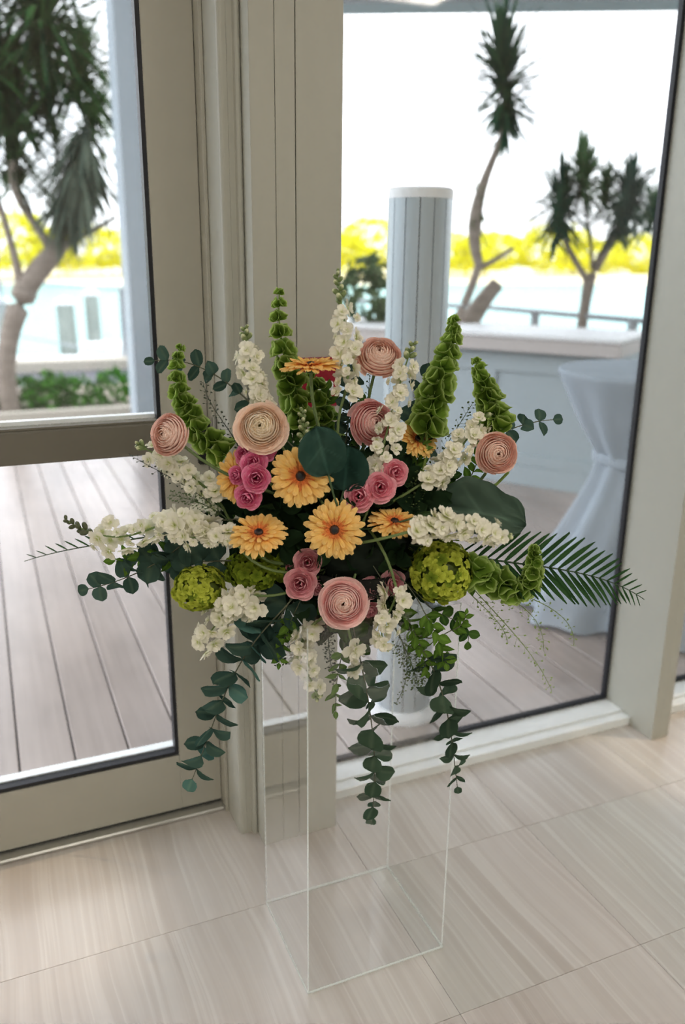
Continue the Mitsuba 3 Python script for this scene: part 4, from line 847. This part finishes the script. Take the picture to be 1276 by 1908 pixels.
for k, (lab, pts, offs, n, w, c) in enumerate([
    ('arching sprig of tiny seed pods crossing the casing toward the thin eucalyptus twig', [(455, 860), (425, 800), (395, 755), (378, 712)], [.04, .0], 46, 24, DK),
    ('dark sprig of seed pods at the left, below the far left ranunculus', [(420, 965), (360, 915), (300, 880), (242, 848)], [.06], 40, 22, DK),
    ('feathery sprig of seed pods above the short white stock cluster on the left', [(425, 970), (390, 945), (350, 930), (318, 922)], [.08], 70, 30, MD),
    ('hanging sprig of black seed pods below the big pink ranunculus', [(612, 1150), (612, 1200), (622, 1268)], [.10], 80, 26, DK),
    ('shorter hanging sprig of dark seed pods left of the drooping stock', [(560, 1130), (535, 1180), (520, 1235)], [.09], 70, 34, DK),
    ('dark sprig of seed pods upright behind the round dark leaves', [(655, 930), (652, 860), (648, 770)], [-.03], 90, 40, DK),
    ('upright sprig of seed pods left of the topmost ranunculus stem', [(668, 880), (680, 790), (690, 690)], [-.04], 40, 20, MD),
    ('sprig of seed pods between the half-hidden gerbera and the bells of Ireland', [(775, 930), (820, 850), (880, 752)], [.0, -.03], 60, 30, MD),
    ('bushy sprig of seed pods hanging at the lower right, left of the right eucalyptus', [(735, 1170), (760, 1220), (778, 1275)], [.11], 120, 52, MD),
    ('thin sprig of seed pods hanging furthest under the lower right stock', [(742, 1180), (758, 1240), (737, 1312)], [.10], 40, 18, MD),
    ('tight sprig of seed pods beside the row of three light pink roses', [(745, 950), (775, 920), (790, 890)], [.05], 90, 46, MD),
    ('pale yellow-green sprig trailing furthest down at the right over the deck boards', [(880, 1095), (930, 1150), (985, 1215), (1028, 1288)], [.0, -.08], 46, 34, PA),
    ('pale yellow-green sprig trailing under the upturned bells of Ireland', [(915, 1100), (965, 1125), (1000, 1160), (1012, 1212)], [.0, -.08], 46, 34, PA),
    ('pale yellow-green sprig trailing nearest the right green ball flower', [(870, 1100), (905, 1135), (935, 1170), (945, 1195)], [.0, -.06], 34, 30, PA),
    ('pale yellow-green sprig trailing to the right below the palm frond', [(960, 1105), (1020, 1130), (1060, 1165), (1068, 1205)], [.0, -.08], 26, 26, PA)]):
    airy(lab, pts, offs, n, w, k, c)
# star-leaved greens
for k, (lab, pts, offs, szs, prs, sh) in enumerate([
    ('star-leaved green sprig at the lower right, above the right eucalyptus', [(790, 1140), (815, 1190), (830, 1235)], [.12], [30, 28, 24], 9, STAR),
    ('twining green vine with oval leaves at the lower right', [(800, 1130), (835, 1150), (862, 1165), (872, 1195)], [.10], [30, 26, 24], 5, IVY),
    ('star-leaved green sprig at the right tip of the twining vine', [(840, 1175), (858, 1165), (868, 1145)], [.11], [22, 20, 16], 5, STAR),
    ('small star-leaved sprig hanging left of the middle eucalyptus', [(640, 1210), (628, 1265), (625, 1325)], [.12], [24, 24, 22], 6, STAR),
    ('star-leaved sprig hanging left of the drooping stock', [(545, 1150), (528, 1195), (520, 1235)], [.10], [24, 22, 18], 7, STAR),
    ('bushy green sprig filling the lower right between stock and vine', [(745, 1130), (775, 1185), (795, 1250)], [.11], [28, 28, 22], 12, STAR),
    ('upright green sprig behind the half-hidden upper right gerbera', [(765, 930), (780, 850), (800, 790)], [.0], [26, 26, 18], 10, STAR),
    ('green sprig under the long white stock on the far left', [(330, 1030), (270, 1040), (215, 1045)], [.06], [40, 40, 30], 6, STAR),
    ('green sprig behind the bending bells of Ireland on the right', [(850, 1070), (900, 1090), (950, 1100)], [.06], [30, 28, 20], 8, STAR),
    ('green sprig behind the short bells of Ireland spike', [(870, 900), (895, 840), (900, 780)], [-.03], [26, 24, 18], 8, STAR),
    ('upright leafy sprig behind the stem of the top gerbera', [(600, 880), (605, 800), (612, 725)], [-.05], [30, 30, 24], 10, STAR),
    ('upright leafy sprig behind the green unopened stock buds', [(540, 880), (545, 820), (552, 770)], [-.03], [34, 32, 26], 8, IVY),
    ('upright leafy sprig between the topmost white stock and the pink ranunculus behind stock', [(655, 900), (668, 830), (675, 750)], [-.05], [30, 28, 24], 9, IVY),
    ('leafy sprig behind the row of three light pink roses', [(740, 960), (760, 900), (765, 850)], [.0], [36, 34, 30], 8, IVY),
    ('leafy sprig between the big rough leaf and the upper right white stock', [(800, 950), (825, 905), (840, 880)], [.0], [34, 32, 28], 7, IVY),
    ('dark leafy sprig behind the left white stock and the leftmost gerbera', [(430, 980), (395, 940), (375, 905)], [.0], [34, 32, 26], 7, IVY),
    ('dark leafy sprig in the shade under the big pink ranunculus', [(620, 1110), (640, 1160), (670, 1200)], [.10], [44, 42, 36], 6, IVY)]):
    branch('leafy_sprig', lab, 'foliage', pts, offs, sh, szs, prs, 50 + k, alpha=.95, rad=.0011, lead=.35)
# dark filler leaves in the shaded middle: a mass nobody could count, one mesh
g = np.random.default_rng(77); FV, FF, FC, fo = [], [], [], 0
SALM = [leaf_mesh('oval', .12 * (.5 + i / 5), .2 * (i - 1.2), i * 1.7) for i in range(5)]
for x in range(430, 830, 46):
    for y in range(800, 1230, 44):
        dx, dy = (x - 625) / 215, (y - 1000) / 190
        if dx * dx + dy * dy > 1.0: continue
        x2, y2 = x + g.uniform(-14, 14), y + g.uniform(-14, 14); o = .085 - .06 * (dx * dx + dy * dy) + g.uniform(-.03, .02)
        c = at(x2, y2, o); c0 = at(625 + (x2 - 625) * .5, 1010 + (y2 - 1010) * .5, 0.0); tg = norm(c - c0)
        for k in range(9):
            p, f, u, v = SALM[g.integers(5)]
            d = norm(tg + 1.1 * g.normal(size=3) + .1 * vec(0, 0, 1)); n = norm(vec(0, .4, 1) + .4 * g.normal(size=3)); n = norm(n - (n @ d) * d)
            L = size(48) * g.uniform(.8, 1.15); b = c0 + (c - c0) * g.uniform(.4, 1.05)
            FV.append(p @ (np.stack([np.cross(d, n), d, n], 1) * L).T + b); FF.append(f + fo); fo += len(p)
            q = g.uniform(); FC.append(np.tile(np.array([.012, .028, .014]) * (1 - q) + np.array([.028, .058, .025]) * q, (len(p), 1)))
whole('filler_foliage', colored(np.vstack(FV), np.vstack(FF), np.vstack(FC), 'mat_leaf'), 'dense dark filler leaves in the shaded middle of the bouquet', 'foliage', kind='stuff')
